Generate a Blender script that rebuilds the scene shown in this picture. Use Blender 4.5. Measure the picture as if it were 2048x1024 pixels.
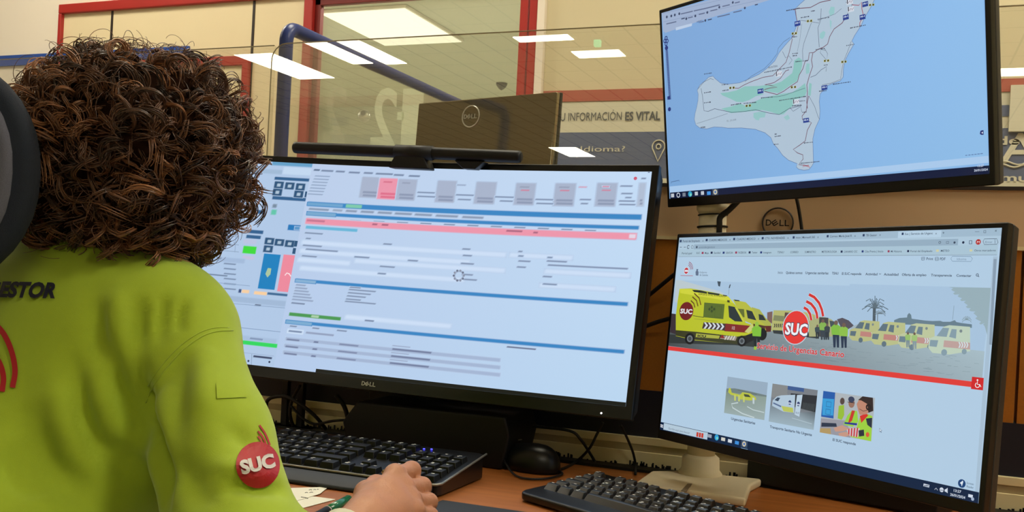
import bpy, bmesh, math, random
import numpy as np
from mathutils import Vector, Matrix
from mathutils.bvhtree import BVHTree
from mathutils.geometry import tessellate_polygon

for o in list(bpy.data.objects):
    bpy.data.objects.remove(o)
SC = bpy.context.scene
COL = SC.collection
rnd = random.Random(7)
NR = np.random.default_rng(11)

# ---------------------------------------------------------------- camera
F, CX, CY, ROLL, PSI, ZC = 1940.0, 1024.0, 560.0, 0.05, math.atan(770 / 1940.0), 1.01
cr, sr, cp, sp = math.cos(ROLL), math.sin(ROLL), math.cos(PSI), math.sin(PSI)
EYE = np.array([0.0, 0.0, ZC])
cam = bpy.data.cameras.new('camera')
cam.sensor_width = 36.0
cam.lens = F / 2048 * 36.0
cam.shift_y = (CY - 512) / 2048
cam.clip_start = 0.02
cam_ob = bpy.data.objects.new('camera', cam)
COL.objects.link(cam_ob)
_R, _F, _U = Vector((cp, sp, 0)), Vector((-sp, cp, 0)), Vector((0, 0, 1))
_r, _u = _R * cr - _U * -sr * 1.0, _U * cr - _R * sr
_r = _R * cr + _U * sr
cam_ob.matrix_world = Matrix(((_r.x, _u.x, -_F.x, 0), (_r.y, _u.y, -_F.y, 0), (_r.z, _u.z, -_F.z, ZC), (0, 0, 0, 1)))
SC.camera = cam_ob

# ---------------------------------------------------------------- colour management, world, lamps
vs = SC.view_settings
vs.view_transform = 'Standard'
vs.look = 'None'
vs.gamma = 1.0
vs.use_curve_mapping = False
EXPO = 0.0
vs.exposure = EXPO
LAMP = 20.0            # radiance of the ceiling luminaires far behind
KEY = 20.0             # radiance of the unseen luminaires added around the desk
SCREEN = 2.0 ** -EXPO  # radiance of a white screen pixel
SC.cycles.max_bounces = 7
SC.cycles.transparent_max_bounces = 12
SC.cycles.sample_clamp_indirect = 4.0
world = bpy.data.worlds.new('world')
SC.world = world
world.use_nodes = True
world.node_tree.nodes['Background'].inputs[0].default_value = (1.0, 0.93, 0.8, 1)
world.node_tree.nodes['Background'].inputs[1].default_value = 0.3


def lin(c):
    return tuple(((v / 255) / 12.92 if v / 255 <= 0.04045 else ((v / 255 + 0.055) / 1.055) ** 2.4) for v in c)


CEIL = 3.4


# ---------------------------------------------------------------- picture <-> place
def ray(px, py):
    a, b = (px - CX) / F, -(py - CY) / F
    x, z = a * cr - b * sr, a * sr + b * cr
    return np.array([x * cp - sp, x * sp + cp, z])


def at_depth(px, py, d):
    return ray(px, py) * d + EYE


def at_z(px, py, z):
    r = ray(px, py)
    return r * ((z - ZC) / r[2]) + EYE


def at_y(px, py, y):
    r = ray(px, py)
    return r * (y / r[1]) + EYE


def project(P):
    P = np.asarray(P, float) - EYE
    x = P[..., 0] * cp + P[..., 1] * sp
    d = -P[..., 0] * sp + P[..., 1] * cp
    a, b = x / d, P[..., 2] / d
    return np.stack([CX + F * (a * cr + b * sr), CY - F * (-a * sr + b * cr)], -1)


# ---------------------------------------------------------------- materials
def pmat(name, c, rough=0.5, metal=0.0, spec=0.5, noise=0.0, nscale=40.0, bump=0.0, bscale=200.0, coat=0.0, srgb=True, sheen=0.0):
    m = bpy.data.materials.new(name)
    m.use_nodes = True
    nt = m.node_tree
    b = nt.nodes['Principled BSDF']
    col = lin(c) if srgb else c
    b.inputs['Base Color'].default_value = (*col, 1)
    b.inputs['Roughness'].default_value = rough
    b.inputs['Metallic'].default_value = metal
    b.inputs['Specular IOR Level'].default_value = spec
    b.inputs['Coat Weight'].default_value = coat
    b.inputs['Sheen Weight'].default_value = sheen
    tc = nt.nodes.new('ShaderNodeTexCoord')
    if noise > 0:
        n = nt.nodes.new('ShaderNodeTexNoise')
        n.inputs['Scale'].default_value = nscale
        n.inputs['Detail'].default_value = 5
        nt.links.new(tc.outputs['Object'], n.inputs['Vector'])
        mx = nt.nodes.new('ShaderNodeMix')
        mx.data_type = 'RGBA'
        mx.inputs['A'].default_value = (*[v * (1 - noise) for v in col], 1)
        mx.inputs['B'].default_value = (*[min(1, v * (1 + noise)) for v in col], 1)
        nt.links.new(n.outputs['Fac'], mx.inputs['Factor'])
        nt.links.new(mx.outputs['Result'], b.inputs['Base Color'])
    if bump > 0:
        n2 = nt.nodes.new('ShaderNodeTexNoise')
        n2.inputs['Scale'].default_value = bscale
        n2.inputs['Detail'].default_value = 3
        nt.links.new(tc.outputs['Object'], n2.inputs['Vector'])
        bp = nt.nodes.new('ShaderNodeBump')
        bp.inputs['Strength'].default_value = bump
        bp.inputs['Distance'].default_value = 0.002
        nt.links.new(n2.outputs['Fac'], bp.inputs['Height'])
        nt.links.new(bp.outputs['Normal'], b.inputs['Normal'])
    return m


def emat(name, c, strength, srgb=True):
    m = bpy.data.materials.new(name)
    m.use_nodes = True
    b = m.node_tree.nodes['Principled BSDF']
    col = lin(c) if srgb else c
    b.inputs['Base Color'].default_value = (*[v * 0.5 for v in col], 1)
    b.inputs['Emission Color'].default_value = (*col, 1)
    b.inputs['Emission Strength'].default_value = strength
    return m


def glass(name, tint=(1, 1, 1), ior=1.5, rough=0.0, haze=0.0, hazecol=(0.8, 0.8, 0.7)):
    """thin clear sheet: transparent with a Fresnel mirror, and a little milky haze"""
    m = bpy.data.materials.new(name)
    m.use_nodes = True
    nt = m.node_tree
    nt.nodes.remove(nt.nodes['Principled BSDF'])
    out = nt.nodes['Material Output']
    tr = nt.nodes.new('ShaderNodeBsdfTransparent')
    tr.inputs[0].default_value = (*tint, 1)
    gl = nt.nodes.new('ShaderNodeBsdfGlossy')
    gl.inputs['Roughness'].default_value = rough
    fr = nt.nodes.new('ShaderNodeFresnel')
    ge = nt.nodes.new('ShaderNodeNewGeometry')
    ma = nt.nodes.new('ShaderNodeMath')
    ma.operation = 'MULTIPLY_ADD'
    ma.inputs[1].default_value = 1 / ior - ior
    ma.inputs[2].default_value = ior
    nt.links.new(ge.outputs['Backfacing'], ma.inputs[0])
    nt.links.new(ma.outputs[0], fr.inputs['IOR'])
    mx = nt.nodes.new('ShaderNodeMixShader')
    nt.links.new(fr.outputs[0], mx.inputs[0])
    nt.links.new(tr.outputs[0], mx.inputs[1])
    nt.links.new(gl.outputs[0], mx.inputs[2])
    last = mx
    if haze > 0:
        df = nt.nodes.new('ShaderNodeBsdfDiffuse')
        df.inputs[0].default_value = (*hazecol, 1)
        m2 = nt.nodes.new('ShaderNodeMixShader')
        m2.inputs[0].default_value = haze
        nt.links.new(mx.outputs[0], m2.inputs[1])
        nt.links.new(df.outputs[0], m2.inputs[2])
        last = m2
    nt.links.new(last.outputs[0], out.inputs[0])
    return m


def attr_emission(name):
    m = bpy.data.materials.new(name)
    m.use_nodes = True
    nt = m.node_tree
    b = nt.nodes['Principled BSDF']
    b.inputs['Base Color'].default_value = (0.01, 0.01, 0.012, 1)
    b.inputs['Roughness'].default_value = 0.45
    b.inputs['Specular IOR Level'].default_value = 0.25
    a = nt.nodes.new('ShaderNodeAttribute')
    a.attribute_name = 'Col'
    nt.links.new(a.outputs['Color'], b.inputs['Emission Color'])
    b.inputs['Emission Strength'].default_value = SCREEN
    return m


def grid_mat(name, c, line, px, py, w, rough=0.7, ox=0.0, oy=0.0):
    """tiles with thin seams, by object position in x and y"""
    m = pmat(name, c, rough)
    nt = m.node_tree
    b = nt.nodes['Principled BSDF']
    tc = nt.nodes.new('ShaderNodeTexCoord')
    sx = nt.nodes.new('ShaderNodeSeparateXYZ')
    nt.links.new(tc.outputs['Object'], sx.inputs[0])

    def seam(out, period, off):
        a = nt.nodes.new('ShaderNodeMath')
        a.operation = 'ADD'
        a.inputs[1].default_value = off + 1000 * period
        nt.links.new(out, a.inputs[0])
        f = nt.nodes.new('ShaderNodeMath')
        f.operation = 'MODULO'
        f.inputs[1].default_value = period
        nt.links.new(a.outputs[0], f.inputs[0])
        l = nt.nodes.new('ShaderNodeMath')
        l.operation = 'LESS_THAN'
        l.inputs[1].default_value = w
        nt.links.new(f.outputs[0], l.inputs[0])
        return l.outputs[0]
    mx = nt.nodes.new('ShaderNodeMath')
    mx.operation = 'MAXIMUM'
    nt.links.new(seam(sx.outputs[0], px, ox), mx.inputs[0])
    nt.links.new(seam(sx.outputs[1], py, oy), mx.inputs[1])
    mix = nt.nodes.new('ShaderNodeMix')
    mix.data_type = 'RGBA'
    mix.inputs['A'].default_value = (*lin(c), 1)
    mix.inputs['B'].default_value = (*lin(line), 1)
    nt.links.new(mx.outputs[0], mix.inputs['Factor'])
    nt.links.new(mix.outputs['Result'], b.inputs['Base Color'])
    return m


M = {}
M['cream'] = pmat('cream_panel', (226, 210, 172), 0.55, noise=0.03, nscale=3)
M['white_wall'] = pmat('white_wall', (232, 222, 206), 0.7, noise=0.02, nscale=4)
M['beige_wall'] = pmat('beige_wall', (205, 195, 160), 0.75, noise=0.02, nscale=4)
M['grey_wall'] = pmat('grey_wall', (190, 193, 174), 0.75, noise=0.03, nscale=3)
M['red'] = pmat('red_frame', (166, 40, 36), 0.4, noise=0.04, nscale=10)
M['dark_red'] = pmat('dark_red_frame', (112, 26, 24), 0.4, noise=0.04, nscale=10)
M['brick_red'] = pmat('red_band', (168, 84, 66), 0.6)
M['blue'] = pmat('blue_frame', (28, 52, 118), 0.35, noise=0.05, nscale=30)
M['blue_band'] = pmat('blue_stripe', (36, 76, 158), 0.5, noise=0.1, nscale=60)
M['mural_white'] = pmat('mural_white', (206, 203, 180), 0.6)
M['mural_blue'] = pmat('mural_blue', (84, 96, 126), 0.6)
M['mural_text'] = pmat('mural_text', (78, 82, 86), 0.6)
M['gold'] = pmat('gold_fabric', (172, 108, 24), 0.9, noise=0.12, nscale=300, bump=0.2, bscale=900)
M['navy'] = pmat('navy_panel', (10, 14, 34), 0.6, noise=0.1, nscale=90)
M['part_beige'] = pmat('partition_beige', (216, 186, 148), 0.55, noise=0.04, nscale=5)
M['part_cream'] = pmat('partition_cream', (234, 220, 174), 0.6, noise=0.04, nscale=8)
M['part_grey'] = pmat('partition_grey', (182, 168, 130), 0.6)
M['dark_line'] = pmat('dark_edge', (40, 30, 26), 0.5)
M['black'] = pmat('black_plastic', (9, 9, 11), 0.5, spec=0.35, noise=0.1, nscale=200)
M['bezel'] = pmat('bezel_black', (12, 13, 13), 0.35, spec=0.4)
M['dark_grey'] = pmat('dark_grey_plastic', (44, 45, 44), 0.45)
M['gloss_black'] = pmat('gloss_black', (142, 130, 104), 0.07, metal=0.9)
M['rubber'] = pmat('black_rubber', (10, 10, 11), 0.6)
M['silver'] = pmat('silver_trim', (150, 146, 134), 0.35, metal=0.6)
M['logo_silver'] = pmat('logo_silver', (190, 190, 182), 0.3, metal=0.3)
M['stand_white'] = pmat('stand_cream', (228, 214, 180), 0.5, noise=0.03, nscale=20)
M['stand_dark'] = pmat('stand_insert', (134, 118, 92), 0.6)
M['floor'] = pmat('floor_grey', (186, 180, 166), 0.6, noise=0.1, nscale=6)
M['paper'] = pmat('paper', (226, 222, 204), 0.8, noise=0.02, nscale=60)
M['ink'] = pmat('ink', (70, 70, 76), 0.7)
M['lamp'] = emat('lamp_diffuser', (1.0, 0.93, 0.76), LAMP, srgb=False)
M['lamp_key'] = emat('lamp_diffuser_near', (1.0, 0.93, 0.76), KEY, srgb=False)
M['lamp_room'] = emat('lamp_diffuser_room', (1.0, 0.97, 0.86), 100.0, srgb=False)
M['lamp_far'] = emat('lamp_diffuser_far', (1.0, 0.95, 0.76), 1.15, srgb=False)
M['lamp_frame'] = pmat('lamp_frame', (225, 220, 205), 0.5)
M['green_led'] = emat('green_led', (40, 220, 160), 4.0)
M['blue_led'] = emat('blue_led', (70, 70, 255), 3.0)
M['white_led'] = emat('white_led', (255, 255, 255), 1.2)
M['acrylic'] = glass('acrylic', (0.97, 0.97, 0.95), 1.75, haze=0.03)
M['pane'] = glass('window_pane', (0.96, 0.97, 0.94), 1.5, haze=0.05)
M['ceiling'] = grid_mat('ceiling_tiles', (232, 220, 186), (84, 70, 50), 0.31, 0.535, 0.02)
M['smooth_ceiling'] = pmat('smooth_ceiling', (200, 203, 184), 0.8)


def wood():
    m = pmat('desk_wood', (176, 108, 58), 0.4)
    nt = m.node_tree
    b = nt.nodes['Principled BSDF']
    tc = nt.nodes.new('ShaderNodeTexCoord')
    mp = nt.nodes.new('ShaderNodeMapping')
    mp.inputs['Scale'].default_value = (2.5, 26, 1)
    nt.links.new(tc.outputs['Object'], mp.inputs[0])
    n = nt.nodes.new('ShaderNodeTexNoise')
    n.inputs['Scale'].default_value = 3
    n.inputs['Detail'].default_value = 8
    n.inputs['Distortion'].default_value = 0.6
    nt.links.new(mp.outputs[0], n.inputs['Vector'])
    r = nt.nodes.new('ShaderNodeValToRGB')
    r.color_ramp.elements[0].position = 0.3
    r.color_ramp.elements[0].color = (*lin((150, 86, 38)), 1)
    r.color_ramp.elements[1].position = 0.7
    r.color_ramp.elements[1].color = (*lin((176, 108, 52)), 1)
    nt.links.new(n.outputs['Fac'], r.inputs[0])
    nt.links.new(r.outputs[0], b.inputs['Base Color'])
    return m


M['wood'] = wood()
M['display'] = attr_emission('display_pixels')


# ---------------------------------------------------------------- building helpers
WL = {}


def thing(name, label, cat, loc=(0, 0, 0), group=None):
    o = bpy.data.objects.new(name, None)
    o.empty_display_size = 0.05
    COL.objects.link(o)
    o.location = loc
    WL[o.name] = np.array(loc, float)
    o['label'] = label
    o['category'] = cat
    if group:
        o['group'] = group
    return o


def tag(o, label, cat, group=None):
    o['label'] = label
    o['category'] = cat
    if group:
        o['group'] = group
    return o


def struct(o):
    o['kind'] = 'structure'
    return o


class MB:
    """collects world-space vertices and faces"""

    def __init__(s):
        s.v, s.f, s.m = [], [], []

    def add(s, V, Fs, mi=0):
        b = len(s.v)
        s.v += [tuple(map(float, p)) for p in V]
        for f in Fs:
            s.f.append([i + b for i in f])
            s.m.append(mi)
        return s

    def box(s, lo, hi, mi=0, mat=None):
        x0, y0, z0 = lo
        x1, y1, z1 = hi
        V = [(x0, y0, z0), (x1, y0, z0), (x1, y1, z0), (x0, y1, z0), (x0, y0, z1), (x1, y0, z1), (x1, y1, z1), (x0, y1, z1)]
        if mat is not None:
            V = [mat(p) for p in V]
        return s.add(V, [(3, 2, 1, 0), (4, 5, 6, 7), (0, 1, 5, 4), (1, 2, 6, 5), (2, 3, 7, 6), (3, 0, 4, 7)], mi)

    def prism(s, poly, ext, mi=0):
        """poly: list of 3-D points (planar), ext: extrusion vector"""
        n = len(poly)
        P = [np.array(p, float) for p in poly]
        e = np.array(ext, float)
        nn = np.zeros(3)
        for i in range(n):
            nn += np.cross(P[i], P[(i + 1) % n])
        if nn @ e > 0:
            P = P[::-1]
        V = P + [p + e for p in P]
        Fs = [tuple(range(n)), tuple(range(2 * n - 1, n - 1, -1))]
        for i in range(n):
            j = (i + 1) % n
            Fs.append((j, i, n + i, n + j))
        return s.add(V, Fs, mi)

    def tube(s, pts, rad, seg=10, mi=0, caps=True, closed=False):
        P = [np.array(p, float) for p in pts]
        n = len(P)
        R = [rad] * n if np.isscalar(rad) else list(rad)
        T = []
        for i in range(n):
            a = P[(i - 1) % n] if closed else P[max(i - 1, 0)]
            c = P[(i + 1) % n] if closed else P[min(i + 1, n - 1)]
            t = c - a
            T.append(t / (np.linalg.norm(t) + 1e-12))
        up = np.array([0, 0, 1.0]) if abs(T[0][2]) < 0.9 else np.array([1.0, 0, 0])
        u = np.cross(T[0], up)
        u /= np.linalg.norm(u)
        V = []
        for i in range(n):
            u = u - T[i] * (u @ T[i])
            u /= np.linalg.norm(u) + 1e-12
            w = np.cross(T[i], u)
            for k in range(seg):
                a = 2 * math.pi * k / seg
                V.append(P[i] + R[i] * (u * math.cos(a) + w * math.sin(a)))
        Fs = []
        rng = n if closed else n - 1
        for i in range(rng):
            for k in range(seg):
                a, b2 = i * seg + k, i * seg + (k + 1) % seg
                c, d = ((i + 1) % n) * seg + (k + 1) % seg, ((i + 1) % n) * seg + k
                Fs.append((a, b2, c, d))
        if caps and not closed:
            Fs.append(tuple(range(seg - 1, -1, -1)))
            Fs.append(tuple(range((n - 1) * seg, n * seg)))
        return s.add(V, Fs, mi)

    def lathe(s, prof, c, seg=32, mi=0, axis='z'):
        V, Fs = [], []
        n = len(prof)
        for (r, h) in prof:
            for k in range(seg):
                a = 2 * math.pi * k / seg
                p = (r * math.cos(a), r * math.sin(a), h)
                if axis == 'y':
                    p = (p[0], p[2], p[1])
                elif axis == 'x':
                    p = (p[2], p[0], p[1])
                V.append((c[0] + p[0], c[1] + p[1], c[2] + p[2]))
        for i in range(n - 1):
            for k in range(seg):
                Fs.append((i * seg + k, i * seg + (k + 1) % seg, (i + 1) * seg + (k + 1) % seg, (i + 1) * seg + k))
        Fs.append(tuple(range(seg - 1, -1, -1)))
        Fs.append(tuple(range((n - 1) * seg, n * seg)))
        return s.add(V, Fs, mi)

    def obj(s, name, mats, parent=None, smooth=False, bevel=0.0, bseg=2):
        off = WL.get(parent.name, np.zeros(3)) if parent is not None else np.zeros(3)
        me = bpy.data.meshes.new(name)
        me.from_pydata([tuple(np.array(p) - off) for p in s.v], [], s.f)
        for m in (mats if isinstance(mats, (list, tuple)) else [mats]):
            me.materials.append(m)
        if any(s.m):
            me.polygons.foreach_set('material_index', s.m)
        bm = bmesh.new()
        bm.from_mesh(me)
        bmesh.ops.recalc_face_normals(bm, faces=bm.faces)
        if bevel:
            bm.to_mesh(me)
        bm.to_mesh(me)
        bm.free()
        if smooth:
            me.polygons.foreach_set('use_smooth', [True] * len(me.polygons))
        o = bpy.data.objects.new(name, me)
        COL.objects.link(o)
        if parent is not None:
            o.parent = parent
            WL[o.name] = off
        if bevel:
            md = o.modifiers.new('bevel', 'BEVEL')
            md.width = bevel
            md.segments = bseg
            md.limit_method = 'ANGLE'
            md.angle_limit = math.radians(40)
            me.polygons.foreach_set('use_smooth', [True] * len(me.polygons))
            md2 = o.modifiers.new('wn', 'WEIGHTED_NORMAL')
            md2.keep_sharp = True
        return o


def spline(pts, n=8):
    """Catmull-Rom through 3-D points"""
    P = [np.array(p, float) for p in pts]
    P = [2 * P[0] - P[1]] + P + [2 * P[-1] - P[-2]]
    out = []
    for i in range(1, len(P) - 2):
        for k in range(n):
            t = k / n
            a, b, c, d = P[i - 1], P[i], P[i + 1], P[i + 2]
            out.append(0.5 * (2 * b + (c - a) * t + (2 * a - 5 * b + 4 * c - d) * t * t + (3 * b - a - 3 * c + d) * t ** 3))
    out.append(P[-2])
    return out


_tc = {}


def text_shape(txt, bold=0.0, res=3):
    """(verts Nx2, tris) of a line of text, baseline at 0, cap height about 0.7"""
    k = (txt, bold, res)
    if k in _tc:
        return _tc[k]
    cu = bpy.data.curves.new('lettering', 'FONT')
    cu.body = txt
    cu.resolution_u = res
    cu.offset = bold
    ob = bpy.data.objects.new('lettering', cu)
    me = bpy.data.meshes.new_from_object(ob)
    V = np.array([(v.co.x, v.co.y) for v in me.vertices]).reshape(-1, 2)
    T = [tuple(p.vertices) for p in me.polygons]
    bpy.data.objects.remove(ob)
    bpy.data.curves.remove(cu)
    bpy.data.meshes.remove(me)
    if len(V):
        V[:, 0] -= V[:, 0].min()
    _tc[k] = (V, T)
    return _tc[k]
# ================================================================= THE SETTING
def rot(yaw, tilt, roll):
    c, s = math.cos(yaw), math.sin(yaw)
    x, n, u = np.array([c, s, 0]), np.array([s, -c, 0]), np.array([0, 0, 1.0])
    u2, n2 = u * math.cos(tilt) - n * math.sin(tilt), n * math.cos(tilt) + u * math.sin(tilt)
    return x * math.cos(roll) + u2 * math.sin(roll), u2 * math.cos(roll) - x * math.sin(roll), n2


def sbox(name, lo, hi, mat, bevel=0.0):
    return struct(MB().box(lo, hi).obj(name, mat, bevel=bevel))


YW = 3.6
sbox('floor', (-9, -15, -0.05), (3.5, 12.2, 0), M['floor'])
sbox('ceiling', (-9, -15, CEIL), (3.5, YW, CEIL + 0.05), M['ceiling'])
sbox('ceiling_far_room', (-9, YW, CEIL), (3.5, 12.2, CEIL + 0.05), M['smooth_ceiling'])
sbox('wall_left', (-9.1, -15, 0), (-9, 12.2, CEIL), M['white_wall'])
sbox('wall_right', (3.5, -15, 0), (3.6, 12.2, CEIL), M['beige_wall'])
sbox('wall_front', (-9.1, -15.1, 0), (3.6, -15, CEIL), M['beige_wall'])
sbox('wall_far_room', (-9.1, 12.2, 0), (3.6, 12.3, CEIL), M['grey_wall'])
# rear wall with its window
w = MB()
w.box((-9, YW, 0), (-3.88, YW + 0.1, CEIL))
w.box((-3.88, YW, 2.24), (-1.37, YW + 0.1, CEIL))
w.obj('wall_back_white', M['white_wall'])['kind'] = 'structure'
w = MB()
w.box((-3.88, YW, 0), (-2.45, YW + 0.05, 2.24))
w.box((-2.44, YW, 0), (-1.37, YW + 0.1, 0.9))
struct(w.obj('wall_back_panels', M['cream']))
w = MB()
for x in (-3.559, -2.738):
    w.box((x - 0.006, YW - 0.003, 0), (x + 0.006, YW + 0.001, 2.205))
struct(w.obj('trim_1', M['dark_line']))
sbox('wall_back_mural', (-1.37, YW, 0), (3.5, YW + 0.1, CEIL), M['beige_wall'])
w = MB()
w.box((-3.885, YW - 0.02, 2.205), (-1.36, YW + 0.02, 2.25))
w.box((-3.885, YW - 0.02, 0), (-3.865, YW + 0.02, 2.205))
struct(w.obj('trim_2', M['red'], bevel=0.004))
sbox('trim_3', (-4.9, YW - 0.012, 1.962), (-3.086, YW, 2.014), M['blue_band'])
# door framed in red on the cream panels
w = MB()
w.box((-3.4, YW - 0.025, 1.912), (-2.738, YW, 1.955))
w.box((-2.772, YW - 0.025, 0), (-2.738, YW, 1.915))
w.box((-3.4, YW - 0.025, 0), (-3.35, YW, 1.9))
struct(w.obj('door_1', [M['red']], bevel=0.003))
sbox('door_1_leaf', (-3.35, YW - 0.012, 0.01), (-2.772, YW, 1.912), M['cream'])
# window frame and pane
fr = MB()
fr.box((-2.462, YW - 0.02, 0.9), (-2.418, YW + 0.02, 2.206))
fr.box((-1.445, YW - 0.02, 0.0), (-1.41, YW + 0.1, 2.206))
fr.box((-1.405, YW - 0.02, 0.0), (-1.37, YW + 0.1, 2.206))
fr.box((-2.462, YW - 0.02, 0.86), (-1.37, YW + 0.1, 0.94))
win = struct(fr.obj('window_1', M['red'], bevel=0.004))
fr = MB()
fr.box((-2.418, YW + 0.002, 0.94), (-2.390, YW + 0.03, 2.206))
fr.box((-2.418, YW + 0.002, 2.165), (-1.445, YW + 0.03, 2.206))
fr.box((-1.41, YW - 0.02, 0), (-1.405, YW + 0.05, 2.2))
struct(fr.obj('window_1_inner_frame', M['dark_red'], bevel=0.003))
struct(MB().box((-2.40, YW + 0.03, 0.94), (-1.445, YW + 0.036, 2.175)).obj('window_1_pane', M['pane']))
sbox('trim_4', (-1.368, YW - 0.03, 0), (-1.335, YW, 2.19), M['white_wall'], bevel=0.004)


def text_on(mb, txt, o, xd, ud, height, width=None, bold=0.0, mi=0, mirror=False, nrm=(0, -1, 0), th=0.0):
    V, T = text_shape(txt, bold)
    o, xd, ud, nrm = map(lambda a: np.array(a, float), (o, xd, ud, nrm))
    sy = height / 0.7
    sx = (width / V[:, 0].max()) if width else sy
    if mirror:
        P = [o + xd * ((V[:, 0].max() - v[0]) * sx) + ud * (v[1] * sy) for v in V]
    else:
        P = [o + xd * (v[0] * sx) + ud * (v[1] * sy) for v in V]
    mb.add(P, T, mi)


XD, UD = np.array([1.0, 0, 0]), np.array([0, 0, 1.0])
# wide mural: red band, white band with writing, blue band
tag(MB().box((-1.33, YW - 0.014, 1.7165), (3.4, YW - 0.002, 1.76)).obj('red_rail', M['brick_red']), 'brick-red horizontal rail along the wall above the mural', 'rail')
mu = thing('mural', 'grey-blue and white wall mural reading TU INFORMACIÓN ES VITAL', 'mural', (0, YW - 0.01, 1.42))
MB().box((-1.33, YW - 0.010, 1.596), (3.4, YW - 0.004, 1.716)).obj('white_band', M['mural_white'], mu)
MB().box((-1.33, YW - 0.010, 1.42), (3.4, YW - 0.004, 1.596)).obj('blue_band', M['mural_blue'], mu)
MB().box((-1.33, YW - 0.010, 1.2), (3.4, YW - 0.004, 1.42)).obj('lower_band', M['mural_white'], mu)
MB().box((-0.2, YW - 0.013, 1.635), (0.331, YW - 0.010, 1.672)).obj('blue_block', M['mural_blue'], mu)
t = MB()
YT = YW - 0.0135
text_on(t, 'TU INFORMACIÓN', at_y(1111, 242, YT), XD, UD, 0.032, at_y(1243, 242, YT)[0] - at_y(1111, 242, YT)[0])
text_on(t, 'ES VITAL', at_y(1250, 240.5, YT), XD, UD, 0.032, at_y(1320, 240.5, YT)[0] - at_y(1250, 240.5, YT)[0], bold=0.025)
t.obj('lettering', M['mural_text'], mu)
t = MB()
text_on(t, '¿Idioma?', at_y(1150, 303, YT), XD, UD, 0.021, 0.2)
text_on(t, 'de demanda', at_y(1993, 289, YT), XD, UD, 0.028, 0.35, bold=0.02)
text_on(t, 'A3', at_y(1999, 325, YT), XD, UD, 0.098, 0.19, bold=0.01)
text_on(t, 'multiservicio', at_y(2002, 362, YT), XD, UD, 0.024, 0.34, bold=0.02)
t.obj('lettering', M['mural_white'], mu)
t = MB()
c = at_y(1317, 293, YT)
ring = [c + XD * 0.024 * math.cos(a) + UD * 0.024 * math.sin(a) for a in np.linspace(math.radians(-35), math.radians(215), 22)]
ring.append(c - UD * 0.056)
t.tube(ring, 0.0028, 5, closed=True)
t.tube([c + XD * 0.009 * math.cos(a) + UD * 0.009 * math.sin(a) for a in np.linspace(0, 6.1, 16)], 0.0026, 5, closed=True)
t.obj('pin_symbol', M['mural_white'], mu)
for k in range(2):
    t = MB()
    t.tube([at_y(1995, 326 + 5 * k, YT) + XD * (0.012 * i) + UD * 0.006 * math.sin(i * 0.9 + k) for i in range(22)], 0.003, 5)
    t.obj('wave_line', M['mural_white'], mu)
tag(MB().box((0.318, YW - 0.03, 1.582), (0.95, YW - 0.012, 1.735)).obj('wall_notice', M['mural_white']), 'pale blank notice board at the right edge of the frame above the A3 lettering', 'notice board')
# letters on the window, read from behind
t = MB()
YG = YW + 0.026


def film(name, c, a):
    m = pmat(name, c, 0.7)
    m.node_tree.nodes['Principled BSDF'].inputs['Alpha'].default_value = a
    return m


M['etch'] = film('window_lettering', (224, 232, 204), 0.75)
M['etch_ghost'] = film('digit_ghost_film', (216, 214, 186), 0.2)
wl = thing('window_lettering', 'pale mirrored digits on the red-framed window with one ghost reflection built in', 'lettering', (-2.0, YG, 1.4))
text_on(t, '2', at_y(740, 293, YG), XD, UD, 0.247, 0.122, bold=0.02, mirror=True)
t.box(at_y(794, 240, YG), at_y(808, 224, YG) + np.array([0, .001, 0]))
text_on(t, '1', at_y(801, 289, YG), XD, UD, 0.235, 0.098, bold=0.02, mirror=True)
t.obj('digits', M['etch'], wl)
t = MB()
text_on(t, '2', at_y(644, 282, YG), XD, UD, 0.235, 0.118, bold=0.02, mirror=True)
t.obj('ghost_digit', M['etch_ghost'], wl)  # ghost reflection of the digit, built as a faint film


# ---------------------------------------------------------------- ceiling lamps
def ceiling_light(x, y, sx, sy, label, mat='lamp', grp='ceiling luminaires'):
    r = thing('ceiling_light', label, 'ceiling light', (x, y, CEIL), grp)
    MB().box((x - sx / 2 - 0.02, y - sy / 2 - 0.02, CEIL - 0.03), (x + sx / 2 + 0.02, y + sy / 2 + 0.02, CEIL - 0.002)).obj('frame', M['lamp_frame'], r, bevel=0.003)
    MB().box((x - sx / 2, y - sy / 2, CEIL - 0.036), (x + sx / 2, y + sy / 2, CEIL - 0.03)).obj('diffuser', M[mat], r)
    return r


REF = [((-5.72, -5.95), (0.26, 1.3), 'ceiling light mirrored left of the blue rail in the clear screen'),
       ((-5.33, -6.1), (0.26, 1.15), 'ceiling light mirrored just above the blue rail in the clear screen'),
       ((-6.75, -6.6), (0.5, 1.3), 'ceiling light mirrored behind the blue post'),
       ((-3.3, -5.9), (0.56, 0.2), 'short ceiling light mirrored across the red window post'),
       ((-2.95, -6.6), (0.5, 0.28), 'short ceiling light mirrored under the green spot'),
       ((-5.55, -13.7), (0.5, 1.2), 'far ceiling light mirrored over the blue mural band'),
       ((1.0, -8.05), (0.5, 0.35), 'ceiling light mirrored at the right edge of the clear screen')]
for (x, y), (a, b), l in REF:
    ceiling_light(x, y, a, b, l)
for x, y, a, b_, l in ((1.6, 0.8, 1.2, 0.6, 'unseen ceiling light above the right end of the desk'), (0.9, -1.6, 1.2, 0.3, 'unseen ceiling light added well behind the right end of the desk'), (-4.6, 1.2, 1.2, 0.2, 'unseen ceiling light added left of the seated person'),
                       (-3.4, 2.5, 1.2, 0.5, 'unseen ceiling light added above the cream wall panels'), (1.0, 2.5, 1.2, 0.5, 'unseen ceiling light added above the mural'), (-1.0, 2.0, 1.2, 0.5, 'unseen ceiling light added above the facing desk')):
    ceiling_light(x, y, a, b_, l, 'lamp_key')  # unseen lights added to brighten the desk and rear wall
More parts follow.
